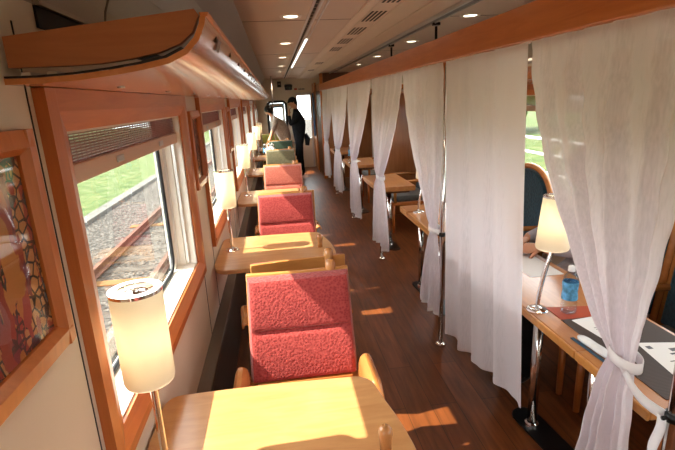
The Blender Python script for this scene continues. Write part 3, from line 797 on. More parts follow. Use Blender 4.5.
# ------------------------------------------------------------------ left seats
def make_seat(label, mat, knob_side=1):
    t = thing('train_seat', label, 'seat', (0, 0, 0), 0, 'seats along the left windows')
    W = .222; WV = lambda v: .240-.014*v
    rec = lambda z: .0+(z-.45)*.22      # recline offset in +y
    # wooden shell behind
    m = MB(t)
    def shell(u, v, d):
        z = .40+.560*v; x = (u-.5)*2*(WV(v)+.005)
        return (x, rec(z)+d-.012*(1-(2*u-1)**2)+.012, z)
    n = 14
    def surf(d, flip):
        pass
    g0 = [[m.v(shell(i/n, j/10, .036)) for j in range(11)] for i in range(n+1)]
    g1 = [[m.v(shell(i/n, j/10, .056)) for j in range(11)] for i in range(n+1)]
    for i in range(n):
        for j in range(10):
            m.bm.faces.new((g0[i][j], g0[i+1][j], g0[i+1][j+1], g0[i][j+1])); m.bm.faces.new((g1[i][j], g1[i][j+1], g1[i+1][j+1], g1[i+1][j]))
        m.bm.faces.new((g0[i][0], g1[i][0], g1[i+1][0], g0[i+1][0])); m.bm.faces.new((g0[i][10], g0[i+1][10], g1[i+1][10], g1[i][10]))
    for j in range(10):
        m.bm.faces.new((g0[0][j], g0[0][j+1], g1[0][j+1], g1[0][j])); m.bm.faces.new((g0[n][j], g1[n][j], g1[n][j+1], g0[n][j+1]))
    m.build('back_shell', M['ply'], t, 'auto', bevel=.004)
    # upholstered back with a stitched cross seam
    m = MB(t)
    def front(u, v):
        z = .50+.452*v; x = (u-.5)*2*WV(v)
        e = min(1, min(u, 1-u)/.05, min(v, 1-v)/.04); e = math.sqrt(max(0, 1-(1-e)**2))
        seam = .016*math.exp(-((v-.49)/.022)**2)*(1 if .1 < u < .9 else max(0, 1-abs(u-.5)*2)*5)
        bulge = .008*math.sin(PI*min(1, v/.49)) if v < .49 else .006*math.sin(PI*(v-.49)/.51)
        return (x, rec(z)+.036-(.012+.036*e+bulge-seam), z)
    nu, nv = 40, 44
    gf = [[m.v(front(i/nu, j/nv)) for j in range(nv+1)] for i in range(nu+1)]
    def back(u, v):
        z = .50+.452*v; return ((u-.5)*2*WV(v), rec(z)+.036, z)
    gb = {}
    for i in range(nu):
        for j in range(nv): m.bm.faces.new((gf[i][j], gf[i+1][j], gf[i+1][j+1], gf[i][j+1]))
    rim = [(i, 0) for i in range(nu)]+[(nu, j) for j in range(nv)]+[(i, nv) for i in range(nu, 0, -1)]+[(0, j) for j in range(nv, 0, -1)]
    rb = [m.v(back(i/nu, j/nv)) for i, j in rim]
    for k in range(len(rim)):
        a, b = rim[k], rim[(k+1) % len(rim)]
        m.bm.faces.new((gf[a[0]][a[1]], rb[k], rb[(k+1) % len(rim)], gf[b[0]][b[1]]))
    m.bm.faces.new(rb)
    m.build('back_cushion', mat, t, 'auto')
    # seat cushion
    m = MB(t)
    def top(u, v):
        x = (u-.5)*2*W; y = -.46+.47*v
        e = min(1, min(u, 1-u)/.08, v/.10); e = math.sqrt(max(0, 1-(1-e)**2))
        return (x, y, 0.335+.080*e+.006*math.sin(PI*v)-.02*v)
    gt = [[m.v(top(i/20, j/20)) for j in range(21)] for i in range(21)]
    for i in range(20):
        for j in range(20): m.bm.faces.new((gt[i][j], gt[i+1][j], gt[i+1][j+1], gt[i][j+1]))
    rim = [(i, 0) for i in range(20)]+[(20, j) for j in range(20)]+[(i, 20) for i in range(20, 0, -1)]+[(0, j) for j in range(20, 0, -1)]
    rb = [m.v(((i/20-.5)*2*W, -.46+.47*j/20, .325)) for i, j in rim]
    for k in range(len(rim)):
        a, b = rim[k], rim[(k+1) % len(rim)]
        m.bm.faces.new((gt[a[0]][a[1]], rb[k], rb[(k+1) % len(rim)], gt[b[0]][b[1]]))
    m.bm.faces.new(rb)
    m.build('seat_cushion', mat, t, 'auto')
    m = MB(t); m.box(-W-.004, W+.004, -.45, .05, .305, .324); m.build('seat_shell', M['ply'], t, bevel=.006)
    m = MB(t); m.box(-W+.01, W-.01, .0, .034, .32, .50); m.build('lumbar_board', M['ply'], t, bevel=.004)
    # bent plywood armrests
    for s_ in (-1, 1):
        m = MB(t)
        path = [(.238, .33), (.238, .50), (.241, .548), (.250, .582), (.267, .599), (.285, .600), (.298, .589), (.303, .570)]
        th = .013; out_ = []
        for i, (x_, z_) in enumerate(path):
            a, b = path[max(0, i-1)], path[min(len(path)-1, i+1)]
            dx, dz = b[0]-a[0], b[1]-a[1]; l_ = math.hypot(dx, dz); out_.append((x_+dz/l_*th*1, z_-dx/l_*th))
        n = 14
        def sec(w):      # w 0..1 along y, ends rounded down
            y = -.25+.27*w
            dn = .05*max(0, (.22-w)/.22)**2+.012*max(0, (w-.85)/.15)**2
            return y, dn
        for pth_, fl in ((path, 1), (out_, -1)):
            pass
        A = [[m.v((s_*x_, sec(k/n)[0], z_-sec(k/n)[1]*min(1, max(0, (z_-.45)/.15)))) for x_, z_ in path] for k in range(n+1)]
        B = [[m.v((s_*x_, sec(k/n)[0], z_-sec(k/n)[1]*min(1, max(0, (z_-.45)/.15)))) for x_, z_ in out_] for k in range(n+1)]
        q = len(path)
        for k in range(n):
            for i in range(q-1):
                m.bm.faces.new((A[k][i], A[k+1][i], A[k+1][i+1], A[k][i+1])); m.bm.faces.new((B[k][i], B[k][i+1], B[k+1][i+1], B[k+1][i]))
            for i in (0, q-1): m.bm.faces.new((A[k][i], B[k][i], B[k+1][i], A[k+1][i]))
        for k in (0, n):
            for i in range(q-1): m.bm.faces.new((A[k][i], A[k][i+1], B[k][i+1], B[k][i]))
        m.build('armrest', M['ply_arm'], t, 'auto', bevel=.003)
    m = MB(t); m.tube([(0, -.2, .03), (0, -.2, .305)], .04, 18); m.build('pedestal', M['blackm'], t, True)
    m = MB(t); m.lathe([(.19, 0), (.19, .012), (.06, .03), (0, .03)], (0, -.2, 0), 28); m.build('foot_plate', M['blackm'], t, 'auto')
    m = MB(t); kx = .150*knob_side
    m.lathe([(.019, 0), (.021, .05), (.024, .09), (.023, .108), (.016, .121), (0, .126)], (kx, rec(.94)+.058, .875), 20); m.build('grip_knob', M['knob'], t, True)
    return t
SX = .045
sa = make_seat('red upholstered train seat in the foreground facing the viewer', M['red'], 1)
sb = make_seat('wooden seat back just behind the foreground red seat, turned away at a slight angle', M['red'], -1)
sa.location = (SX, 1.83, 0)
front = [(3.72, 'second red train seat, facing the viewer behind the second table', M['red'], .030), (5.58, 'salmon pink train seat, third of the row facing the viewer', M['pink'], .042),
         (7.44, 'olive green train seat, fourth of the row facing the viewer', M['olive'], .038), (9.25, 'dark green train seat, fifth of the row by the standing man', M['green'], .07)]
for y, L_, mt, x in front:
    c_ = clone(sa, (x, y, 0), 0, L_)
    if mt is not M['red']: swap_mat(c_, 'back_cushion', mt); swap_mat(c_, 'seat_cushion', mt)
sb.location = (SX-.005, 2.31, 0); sb.rotation_euler = (0, 0, PI-math.radians(-6))
away = [(4.08, 'seat turned away, behind the second red seat', M['red']), (5.94, 'seat turned away, back to back with the salmon seat', M['pink']), (7.80, 'seat turned away, back to back with the olive seat', M['olive']), (9.61, 'seat turned away, back to back with the dark green seat', M['green'])]
for i, (y, L_, mt) in enumerate(away):
    c_ = clone(sb, (.04, y, 0), PI+math.radians((3, 0, 2, 0)[i]), L_)
    if mt is not M['red']: swap_mat(c_, 'back_cushion', mt); swap_mat(c_, 'seat_cushion', mt)
c_ = clone(sa, (-.13, 11.56, 0), 0, 'olive yellow seat at the far end behind the last table'); swap_mat(c_, 'back_cushion', M['yellow']); swap_mat(c_, 'seat_cushion', M['yellow'])
c_ = clone(sb, (.04, .27, 0), PI, 'red seat turned away, under the viewer, before the nearest table')

# ------------------------------------------------------------------ right tables, lamps, chairs
def rtable(label, pieces, legs, x1=1.50, group='narrow tables behind the curtains'):
    ya, yb = min(p[0] for p in pieces), max(p[1] for p in pieces)
    t = thing('booth_table', label, 'table', (1.25, (ya+yb)/2, 0), 0, group)
    for (a, b, z0, z1) in pieces:
        m = MB(t); m.box(1.058, x1, a, b, z0, z1); o = m.build('leaf', M['rtable'], t, bevel=.004)
        m = MB(o) if False else MB(t); m.box(1.045, 1.058, a, b, z0-.002, z1); m.build('edge_strip', M['ply'], t, bevel=.006, seg=3)
    m = MB(t); m.box(1.08, x1-.05, ya+.06, yb-.06, pieces[0][2]-.03, pieces[0][2]); m.build('under_rail', M['darkwood'], t)
    for (x, y) in legs:
        m = MB(t); m.tube([(x, y, .01), (x, y, pieces[0][2]-.03)], .024, 18); m.build('leg', M['chrome'], t, True)
        m = MB(t); m.lathe([(.036, 0), (.034, .02), (.025, .026)], (x, y, .012), 18, False); m.build('leg_collar', M['chrome'], t, 'auto')
    lx, ly = legs[0]; hx, hy = legs[-1]
    pl_ = []
    for i in range(9): a = PI*i/8; pl_.append((lx+.012+.07*math.cos(a), ly+.08+.07*math.sin(a)))
    for i in range(9): a = PI+PI*i/8; pl_.append((hx+.03+.07*math.cos(a), hy-.1+.07*math.sin(a)))
    m = MB(t); m.prism(pl_, lambda u, v, w: (u, v, w), 0, .012); m.build('foot_plate', M['blackm'], t, bevel=.004)
    return t
rtable('nearest long booth table with placemat, lamp and water bottle', [(1.08, 1.437, .712, .745), (1.44, 2.78, .712, .745)], [(1.20, 1.93), (1.24, 1.56)])
rtable('booth table with its leaf folded on top, beyond the tied third curtain', [(3.0, 3.97, .700, .722), (3.0, 3.72, .724, .748), (3.755, 3.97, .724, .748)], [(1.20, 3.83), (1.22, 3.40)])
rtable('booth table seen behind the gathered middle curtain', [(4.9, 5.78, .690, .745)], [(1.20, 5.62), (1.22, 5.1)], 1.47)
rtable('far booth table with a water bottle, past the fifth curtain', [(6.75, 7.6, .700, .745)], [(1.20, 7.42), (1.22, 6.95)])
rtable('farthest booth table near the end of the curtain row', [(8.6, 9.4, .700, .745)], [(1.20, 9.2), (1.22, 8.8)])
r1 = make_lamp(1.098, 1.79, .745, 'tapered glowing cream lamp on the booth table beside the water bottle', .050, .070, 1.03, 1.262, .054, 'booth table lamps')
clone(r1, (1.135, 3.70, .748), None, 'booth lamp on the folded table, only its chrome stem showing past the curtain')

def arch_chair(label):
    t = thing('arched_chair', label, 'chair', (0, 0, 0), 0, 'blue arched chairs in the booths')
    # front is -y ; back plane at y=.25
    def arch(s_, w, zb, zs, zt):   # s_ 0..1 along outline from left foot to right foot
        pts = [(-w, zb), (-w, zs)]
        for i in range(1, 16):
            a = PI-PI*i/16; x = math.cos(a); pts.append((w*x, zs+(zt-zs)*(math.sin(a)**1.2 if abs(x) < .96 else math.sin(a))))
        pts += [(w, zs), (w, zb)]
        return pts
    o_ = arch(0, .32, .42, .90, 1.10)
    m = MB(t)
    ypos = lambda z: .25+(z-.42)*.12
    m.tube([(x, ypos(z), z) for x, z in o_], .024, 10, flat=(1, 1)); m.build('back_frame', M['ply_arm'], t, True)
    i_ = arch(0, .30, .46, .89, 1.08)
    m = MB(t)
    m.prism(i_, lambda u, v, w: (u, ypos(v)+w, v), -.035, .028); m.build('backrest', M['blue'], t, bevel=.012)
    m = MB(t); m.box(-.27, .27, -.25, .24, .40, .475); m.build('seat_cushion', M['grey'], t, bevel=.03, seg=4)
    m = MB(t); m.box(-.285, .285, -.26, .26, .36, .40); m.build('seat_frame', M['wood'], t, bevel=.006)
    for sx in (-1, 1):
        m = MB(t); m.tube([(sx*.265, -.24, 0), (sx*.262, -.235, .36)], [.017, .022], 10); m.build('leg', M['wood_v'], t, True)
        m = MB(t); m.tube([(sx*.255, .29, 0), (sx*.25, .24, .38)], [.017, .022], 10); m.build('leg', M['wood_v'], t, True)
        m = MB(t)
        m.tube([(sx*.30, .27, .66), (sx*.31, .05, .67), (sx*.31, -.12, .665), (sx*.308, -.20, .64), (sx*.30, -.225, .58), (sx*.29, -.22, .40)], .019, 10); m.build('armrest', M['ply_arm'], t, True)
    return t
ch = arch_chair('blue arched chair in the gap between the straight and nearest curtains')
ch.location = (1.72, 3.56, 0); ch.rotation_euler = (0, 0, -PI/2)
clone(ch, (1.74, 2.43, 0), -PI/2, 'dark blue arched chair of the seated passenger behind the nearest curtain')
clone(ch, (1.74, 1.74, 0), -PI/2, 'dark arched chair at the right edge of the picture, next to the passenger')
clone(ch, (1.64, 5.90, 0), -PI/2, 'grey seated wooden chair at the end of the middle booth table')
clone(ch, (1.68, 7.75, 0), -PI/2, 'far arched chair past the wooden partition')

# ------------------------------------------------------------------ things on the tables
def bottle(x, y, z, label, h=.215, group='water bottles'):
    t = thing('water_bottle', label, 'bottle', (x, y, z), 0, group); k = h/.215
    m = MB(t); m.lathe([(0, .001), (.028*k, .001), (.033*k, .008*k), (.033*k, .05*k), (.030*k, .056*k), (.033*k, .062*k), (.033*k, .075*k), (.030*k, .10*k), (.033*k, .14*k), (.030*k, .165*k), (.015*k, .188*k), (.0125*k, .19*k), (.0125*k, .196*k)], (x, y, z), 24, False)
    m.build('bottle_body', M['clear'], t, True)
    m = MB(t); m.lathe([(.0336*k, .066*k), (.0336*k, .078*k), (.0308*k, .10*k), (.0336*k, .138*k), (.0325*k, .146*k)], (x, y, z), 24, False); m.build('label_sleeve', M['label'], t, True)
    m = MB(t); m.lathe([(.0145*k, .193*k), (.0145*k, .213*k), (.013*k, .215*k), (0, .215*k)], (x, y, z), 20); m.build('cap', M['cap'], t, 'auto')
    return t
bottle(1.212, 1.735, .7485, 'clear water bottle with blue label on the nearest booth table')
b2 = bottle(1.14, 7.35, .745, 'water bottle on the far booth table between distant curtains', .25)
bottle(-.235, 8.74, .745, 'blue labelled bottle beside the plastic bag on the fifth left table', .22, 'left table bottles')
t = thing('red_tray_mat', 'vermilion paper mat under the water bottle', 'mat', (1.25, 1.72, .745))
m = MB(t); m.hexa([(1.145, 1.80, .7455), (1.145, 1.68, .7455), (1.40, 1.63, .7455), (1.40, 1.76, .7455), (1.145, 1.80, .748), (1.145, 1.68, .748), (1.40, 1.63, .748), (1.40, 1.76, .748)]); m.build('sheet', M['redmat'], t)
t = thing('placemat', 'dark brown woven placemat on the nearest booth table', 'placemat', (1.28, 1.40, .745))
m = MB(t); m.box(1.142, 1.48, 1.12, 1.675, .7452, .748); m.build('sheet', M['mat'], t)
t = thing('menu_card', 'white card with a red maple leaf lying on the placemat', 'card', (1.24, 1.6, .748))
m = MB(t); m.hexa([(1.18, 1.66, .7485), (1.20, 1.50, .7485), (1.36, 1.52, .7485), (1.34, 1.68, .7485), (1.18, 1.66, .7495), (1.20, 1.50, .7495), (1.36, 1.52, .7495), (1.34, 1.68, .7495)]); m.build('sheet', M['paper'], t)
m = MB(t); lp = []
for i in range(20):
    a = 2*PI*i/20; r_ = .022*(1 if i % 2 == 0 else .5)*(1 if i % 4 == 0 else .85); lp.append((1.285+r_*math.cos(a), 1.625+r_*math.sin(a)))
m.prism(lp, lambda u, v, w: (u, v, w), .7496, .7502); m.build('maple_leaf', M['maple'], t)
m = MB(t)
for i in range(4): m.box(1.225, 1.235+.09*(1-.2*(i % 2)), 1.535+i*.014, 1.539+i*.014, .7496, .75)
m.build('text_lines', M['ink'], t)
t = thing('brochure', 'white printed brochure under the curtain tie on the placemat', 'brochure', (1.33, 1.3, .748))
m = MB(t); m.hexa([(1.30, 1.44, .7485), (1.26, 1.20, .7485), (1.42, 1.17, .7485), (1.46, 1.41, .7485), (1.30, 1.44, .7495), (1.26, 1.20, .7495), (1.42, 1.17, .7495), (1.46, 1.41, .7495)]); m.build('sheet', M['paper'], t)
m = MB(t)
for (a, b, c_, d_) in ((1.31, 1.33, 1.39, 1.41), (1.36, 1.385, 1.34, 1.35), (1.32, 1.37, 1.30, 1.305), (1.32, 1.38, 1.28, 1.284), (1.33, 1.35, 1.23, 1.25), (1.38, 1.41, 1.36, 1.38)): m.box(a, b, c_, d_, .7496, .75)
m.build('print_marks', M['ink'], t)
t = thing('towel_packet', 'white plastic wrapped towel packet at the table edge', 'packet', (1.125, 1.42, .745))
m = MB(t)
ax = Vector((1.118, 1.52, .757)); bx_ = Vector((1.135, 1.335, .757))
m.tube([ax.lerp(bx_, s_) for s_ in (0, .08, .2, .4, .6, .8, .92, 1)], [.008, .016, .019, .018, .0195, .018, .015, .006], 14, flat=(.62, 1.15)); m.build('wrapped_towel', M['plastic'], t, True)
m = MB(t); m.hexa([(1.088, 1.53, .7456), (1.098, 1.31, .7456), (1.112, 1.31, .7456), (1.103, 1.53, .7456), (1.088, 1.53, .748), (1.098, 1.31, .748), (1.112, 1.31, .748), (1.103, 1.53, .748)]); m.build('printed_edge', M['navyp'], t)
t = thing('tabletop_sheet', 'white paper sheet under the passenger hands', 'paper', (1.36, 2.32, .745))
m = MB(t); m.box(1.27, 1.46, 2.15, 2.5, .7453, .7465); m.build('sheet', M['paper'], t)
# plastic bag on the fifth left table
t = thing('plastic_bag', 'crumpled white plastic bag on the fifth left table', 'bag', (-.16, 8.7, .745))
m = MB(t)
def bagf(u, v):
    a = 2*PI*u; r_ = .10*math.sin(PI*min(.97, v*.8+.15))*(1+.18*math.sin(5*a+7*v)+.1*math.sin(9*a-4*v))
    return (-.13+r_*math.cos(a)*1.0, 8.72+r_*math.sin(a)*.9, .747+.17*v+.012*math.sin(6*a))
m.grid(bagf, 36, 14); m.build('bag_film', M['plastic'], t, True)
m = MB(t)
for s_ in (-1, 1): m.tube([(-.13+s_*.05, 8.72, .90), (-.13+s_*.06, 8.72, .95), (-.13+s_*.03, 8.72, .97), (-.13+s_*.005, 8.72, .93)], .008, 8)
m.build('bag_handle', M['plastic'], t, True)
for i, (x, y) in enumerate(((1.10, 7.05), (1.22, 7.2))):
    t = thing('leaflet', ['folded leaflet near the edge of the far booth table', 'second leaflet lying deeper on the far booth table'][i], 'leaflet', (x, y, .745), 0, 'leaflets on the far table')
    m = MB(t); m.box(x-.04, x+.05, y-.07, y+.07, .7455, .749); m.build('sheet', M['paper'], t)
# pictures on the left wall
def picture(y0, y1, z0, z1, label, art):
    t = thing('framed_picture', label, 'picture', (XL, (y0+y1)/2, z0), 0, 'framed pictures between the windows')
    fw = .042
    m = MB(t); pr = [(0, 0), (0, .022), (fw-.012, .026), (fw, .012), (fw, 0)]
    m.prism(pr, lambda u, v, w: (XL+v, y0+u, w), z0, z1); m.prism(pr, lambda u, v, w: (XL+v, y1-u, w), z0, z1)
    m.prism(pr, lambda u, v, w: (XL+v, w, z0+u), y0+fw*.3, y1-fw*.3); m.prism(pr, lambda u, v, w: (XL+v, w, z1-u), y0+fw*.3, y1-fw*.3)
    m.build('frame', M['wood_v'], t)
    m = MB(t); m.box(XL+.001, XL+.006, y0+fw-.005, y1-fw+.005, z0+fw-.005, z1-fw+.005); m.build('artwork', art, t)
    m = MB(t); m.box(XL+.008, XL+.010, y0+fw-.004, y1-fw+.004, z0+fw-.004, z1-fw+.004); m.build('glazing', M['pglass'], t)
picture(.59, .905, 1.266, 1.674, 'wood framed colourful patchwork picture at the left edge of the view', M['art'])
picture(2.50, 2.82, 1.266, 1.674, 'framed blue picture between the first two left windows', M['art2'])
picture(4.37, 4.69, 1.266, 1.674, 'framed picture between the second and third left windows', M['art'])

# ------------------------------------------------------------------ people
def skin_mesh(joints, edges, root):
    """joints: name -> (pos, (rx,ry)); returns evaluated bmesh-ready mesh"""
    names = list(joints); idx = {n: i for i, n in enumerate(names)}
    me = bpy.data.meshes.new('body_tmp'); me.from_pydata([joints[n][0] for n in names], [(idx[a], idx[b]) for a, b in edges], [])
    o = bpy.data.objects.new('body_tmp', me); COL.objects.link(o)
    md = o.modifiers.new('skin', 'SKIN'); md.use_smooth_shade = True
    sv = me.skin_vertices[0].data
    for n in names:
        r = joints[n][1]; sv[idx[n]].radius = r if isinstance(r, tuple) else (r, r)
        sv[idx[n]].use_root = (n == root)
    sd = o.modifiers.new('sub', 'SUBSURF'); sd.levels = 2; sd.render_levels = 2
    dg = bpy.context.evaluated_depsgraph_get(); dg.update()
    out = bpy.data.meshes.new_from_object(o.evaluated_get(dg), depsgraph=dg)
    bpy.data.objects.remove(o); bpy.data.meshes.remove(me)
    return out
def finger_chain(m, base, d, nrm, L_, r, curl):
    pts = [base-d*L_*.25, base]; dirv = d.copy(); ax = d.cross(nrm).normalized(); p = base.copy(); rs = [r*.95, r]
    for k, fr in enumerate((.45, .32, .23)):
        dirv = Matrix.Rotation(-curl*(.6 if k == 0 else 1), 3, ax) @ dirv
        p = p+dirv*L_*fr; pts.append(p.copy()); rs.append(r*(.92-.1*k))
    pts.append(p+dirv*r*.5); rs.append(r*.45)
    m.tube(pts, rs, 8)
def hand(m, wrist, d, nrm, side=1, size=1., curl=.35):
    """d = pointing direction, nrm = back of hand"""
    wrist, d, nrm = Vector(wrist), Vector(d).normalized(), Vector(nrm).normalized()
    nrm = (nrm-d*nrm.dot(d)).normalized(); s_ = d.cross(nrm).normalized()*side
    S = size
    m.tube([wrist-d*.02*S, wrist+d*.02*S, wrist+d*.05*S, wrist+d*.085*S, wrist+d*.095*S], [.024*S, .030*S, .039*S, .040*S, .030*S], 12, flat=None) if False else None
    # palm: flattened blob
    def palm(u, v):
        a = 2*PI*u; t_ = v*.10*S; w = (.024+.018*math.sin(min(1, v*1.3)*PI/2))*S*(1 if v < .97 else .8); h = .016*S*(1 if v > .03 else .9)
        return wrist+d*t_+s_*(w*math.cos(a))+nrm*(h*math.sin(a))
    m.grid(palm, 14, 8)
    for k, (off, L_) in enumerate(((-.031, .072), (-.010, .082), (.011, .076), (.030, .058))):
        finger_chain(m, wrist+d*.095*S+s_*off*S, (d+s_*off*1.6).normalized(), nrm, L_*S, .0088*S*(1 if k < 3 else .88), curl+.06*k)
    tb = wrist+d*.03*S-s_*.030*S-nrm*.006*S
    finger_chain(m, tb, (d*.7-s_*.75-nrm*.25).normalized(), (nrm-s_*.4).normalized(), .062*S, .0105*S, curl*.6)
def person(name_label, joints, edges, root, hands, head_c, head_r, face, zones, mats, loc):
    """zones(face centre) -> material index; face = facing direction"""
    me = skin_mesh(joints, edges, root)
    m = MB(); m.off = Vector(loc); m.bm.from_mesh(me); bpy.data.meshes.remove(me)
    for v in m.bm.verts: v.co -= m.off
    f = Vector(face).normalized(); up = Vector((0, 0, 1)); up = (up-f*up.dot(f)).normalized(); s_ = f.cross(up)
    hc = Vector(head_c); R = head_r
    # head: egg with brow, nose, chin, ears
    def headf(u, v):
        a = 2*PI*u; b = PI*v
        l = Vector((math.sin(b)*math.cos(a), math.sin(b)*math.sin(a), math.cos(b)))   # x=front y=side z=up
        fx, sy, uz = l
        jaw = 1-.22*max(0, -uz)**1.2
        p = f*(fx*R*1.02*(1-.05*max(0, -uz)))+s_*(sy*R*.80*jaw)+up*(uz*R*1.22)
        nose = math.exp(-((sy/.13)**2+((uz+.12)/.17)**2))*max(0, fx); p += f*nose*R*.27-up*nose*R*.05
        brow = math.exp(-((uz-.14)/.08)**2)*max(0, fx)**2*.05; p += f*brow*R
        for q in (-.36, .36):
            eye = math.exp(-(((sy-q)/.14)**2+((uz-.03)/.09)**2))*max(0, fx); p -= f*eye*R*.07
        mouth = math.exp(-((sy/.26)**2+((uz+.52)/.05)**2))*max(0, fx); p -= f*mouth*R*.05
        chin = math.exp(-((sy/.3)**2+((uz+.82)/.16)**2))*max(0, fx); p += f*chin*R*.10
        return hc+p
    m.grid(headf, 32, 24)
    for q in (-1, 1):
        ec = hc+s_*q*R*.80
        m.tube([ec-up*R*.22, ec+s_*q*R*.06, ec+up*R*.22-f*R*.05], [R*.09, R*.15, R*.10], 8)
    for h in hands: hand(m, *h)
    o = m.build('person', mats[0], None, True); o.location = loc
    for mm in mats[1:]: o.data.materials.append(mm)
    for p in o.data.polygons: p.material_index = zones(p.center+Vector(loc))
    o['label'] = name_label; o['category'] = 'person'
    return o, hc, R, f, s_, up
def hair_part(o, hc, R, f, s_, up, name, mat, cover, scale=1.1):
    m = MB(); m.off = Vector(o.location)
    def hf(u, v):
        a = 2*PI*u; b = PI*.5*cover(math.cos(a))*v
        l = Vector((math.sin(b)*math.cos(a), math.sin(b)*math.sin(a), math.cos(b)))
        wob = 1+.02*math.sin(11*a)*math.sin(b)
        return hc+(f*(l.x*R*1.02)+s_*(l.y*R*.84)+up*(l.z*R*1.22))*scale*wob
    m.grid(hf, 40, 14)
    # inner layer gives the hair its thickness
    return m.build(name, mat, o, True)

# --- standing man in black, facing left, hand raised to his face
bx0, by0 = .47, 10.5
J = {}
def P(x, y, z): return (bx0+x, by0+y, z)
J['pelvis'] = (P(.03, 0, .93), (.165, .165)); J['waist'] = (P(.03, 0, 1.08), (.16, .155)); J['chest'] = (P(.03, 0, 1.28), (.18, .165)); J['upper'] = (P(.02, 0, 1.42), (.15, .12)); J['neck'] = (P(-.01, 0, 1.51), (.058, .058)); J['skull'] = (P(-.04, 0, 1.58), (.055, .06))
for s_, k in ((-1, 'a'), (1, 'b')):
    J['sh'+k] = (P(.02, s_*.17, 1.40), .068)
    J['hip'+k] = (P(.02, s_*.085, .84), (.10, .10)); J['knee'+k] = (P(-.0+.03*s_, s_*.10, .48), (.072, .072)); J['ank'+k] = (P(.02+.05*s_, s_*.10, .09), (.052, .052)); J['toe'+k] = (P(-.12+.05*s_, s_*.11, .045), (.042, .05))
J['elba'] = (P(-.16, -.22, 1.20), .05); J['wria'] = (P(-.17, -.13, 1.42), .034)
J['elbb'] = (P(.12, .23, 1.12), .052); J['wrib'] = (P(.02, .20, .90), .036)
E_ = [('pelvis', 'waist'), ('waist', 'chest'), ('chest', 'upper'), ('upper', 'neck'), ('neck', 'skull')]
for k in 'ab': E_ += [('upper', 'sh'+k), ('sh'+k, 'elb'+k), ('elb'+k, 'wri'+k), ('pelvis', 'hip'+k), ('hip'+k, 'knee'+k), ('knee'+k, 'ank'+k), ('ank'+k, 'toe'+k)]
def zman(c_):
    w1, w2 = Vector(J['wria'][0]), Vector(J['wrib'][0])
    if (c_-w1).length < .16 and c_.z > w1.z-.02 and c_.x < bx0-.10: return 1
    if (c_-w2).length < .2 and c_.z < w2.z+.01 and c_.y > by0+.14 and c_.z > .68: return 1
    if c_.z > 1.53: return 1
    if c_.z < .10: return 2
    return 0
o, hc, R, f, s_, up = person('man in black clothes and dark cap standing in the aisle, hand raised to his face', J, E_, 'pelvis',
    [(J['wria'][0], (.15, .2, 1), (-1, 0, .1), 1), (J['wrib'][0], (-.05, 0, -1), (1, .3, 0), -1)],
    P(-.065, 0, 1.665), .093, (-1, -.12, -.22), zman, [M['black'], M['skin'], M['rubber']], (bx0, by0, 0))
hair_part(o, hc, R, f, s_, up, 'hair', M['hair'], lambda c_: 1.05-.45*c_, 1.06)
hair_part(o, hc, R, f, s_, up, 'cap', M['black'], lambda c_: .88, 1.13)
m = MB(); m.off = Vector(o.location)
cc = hc+up*R*.50
m.grid(lambda u, v: cc+f*(R*(.75+.95*v)*math.cos((u-.5)*1.9))+s_*(R*.85*math.sin((u-.5)*2.2))-up*R*.22*v, 12, 5); b_ = m.build('cap_brim', M['black'], o, True)
sm = b_.modifiers.new('thick', 'SOLIDIFY'); sm.thickness = .006
m = MB(); m.off = Vector(o.location); m.tube([P(.16, -.02, .98), P(.20, -.06, .88), P(.19, -.05, .74)], [.05, .075, .05], 12, flat=(1, .6)); m.build('hip_pouch', M['black'], o, True)

# --- woman leaning over the last table
bx0, by0 = .11, 10.86
def P(x, y, z): return (bx0+x, by0+y, z*.945)
J = {}
J['pelvis'] = (P(.10, 0, .90), (.18, .18)); J['waist'] = (P(.06, 0, 1.06), (.17, .18)); J['chest'] = (P(-.03, 0, 1.26), (.17, .17)); J['upper'] = (P(-.10, 0, 1.38), (.13, .11)); J['neck'] = (P(-.17, 0, 1.46), (.05, .05)); J['skull'] = (P(-.21, 0, 1.53), (.05, .055))
for sg_, k in ((-1, 'a'), (1, 'b')):
    J['sh'+k] = (P(-.09, sg_*.15, 1.355), .060)
    J['hip'+k] = (P(.10, sg_*.085, .82), (.105, .10)); J['knee'+k] = (P(.06, sg_*.09, .46), .072); J['ank'+k] = (P(.11, sg_*.09, .085), .048); J['toe'+k] = (P(-.02, sg_*.095, .04), (.04, .045))
J['elba'] = (P(-.20, -.20, 1.11), .045); J['wria'] = (P(-.28, -.30, .90), .032)
J['elbb'] = (P(-.18, .20, 1.10), .045); J['wrib'] = (P(-.30, -.12, .90), .032)
def zwom(c_):
    for k in 'ab':
        w1, e1 = Vector(J['wri'+k][0]), Vector(J['elb'+k][0])
        if c_.x < e1.x+.03 and c_.z < e1.z+.03: return 1
    if (c_-Vector(P(-.25, 0, 1.62))).length < .17 and c_.z > 1.375: return 1
    if c_.z < .83: return 2
    return 0
o, hc, R, f, s_, up = person('woman in a patterned beige top with short black hair leaning over the last table', J, E_, 'pelvis',
    [(J['wria'][0], (-.5, -.25, -.75), (-.6, -.2, .5), 1), (J['wrib'][0], (-.5, .05, -.75), (-.6, .2, .5), -1)],
    P(-.235, 0, 1.61), .090, (-.85, .35, -.45), zwom, [M['shirt'], M['skin'], M['black']], (bx0, by0, 0))
hair_part(o, hc, R, f, s_, up, 'hair', M['hair'], lambda c_: 1.30-.55*c_, 1.14)

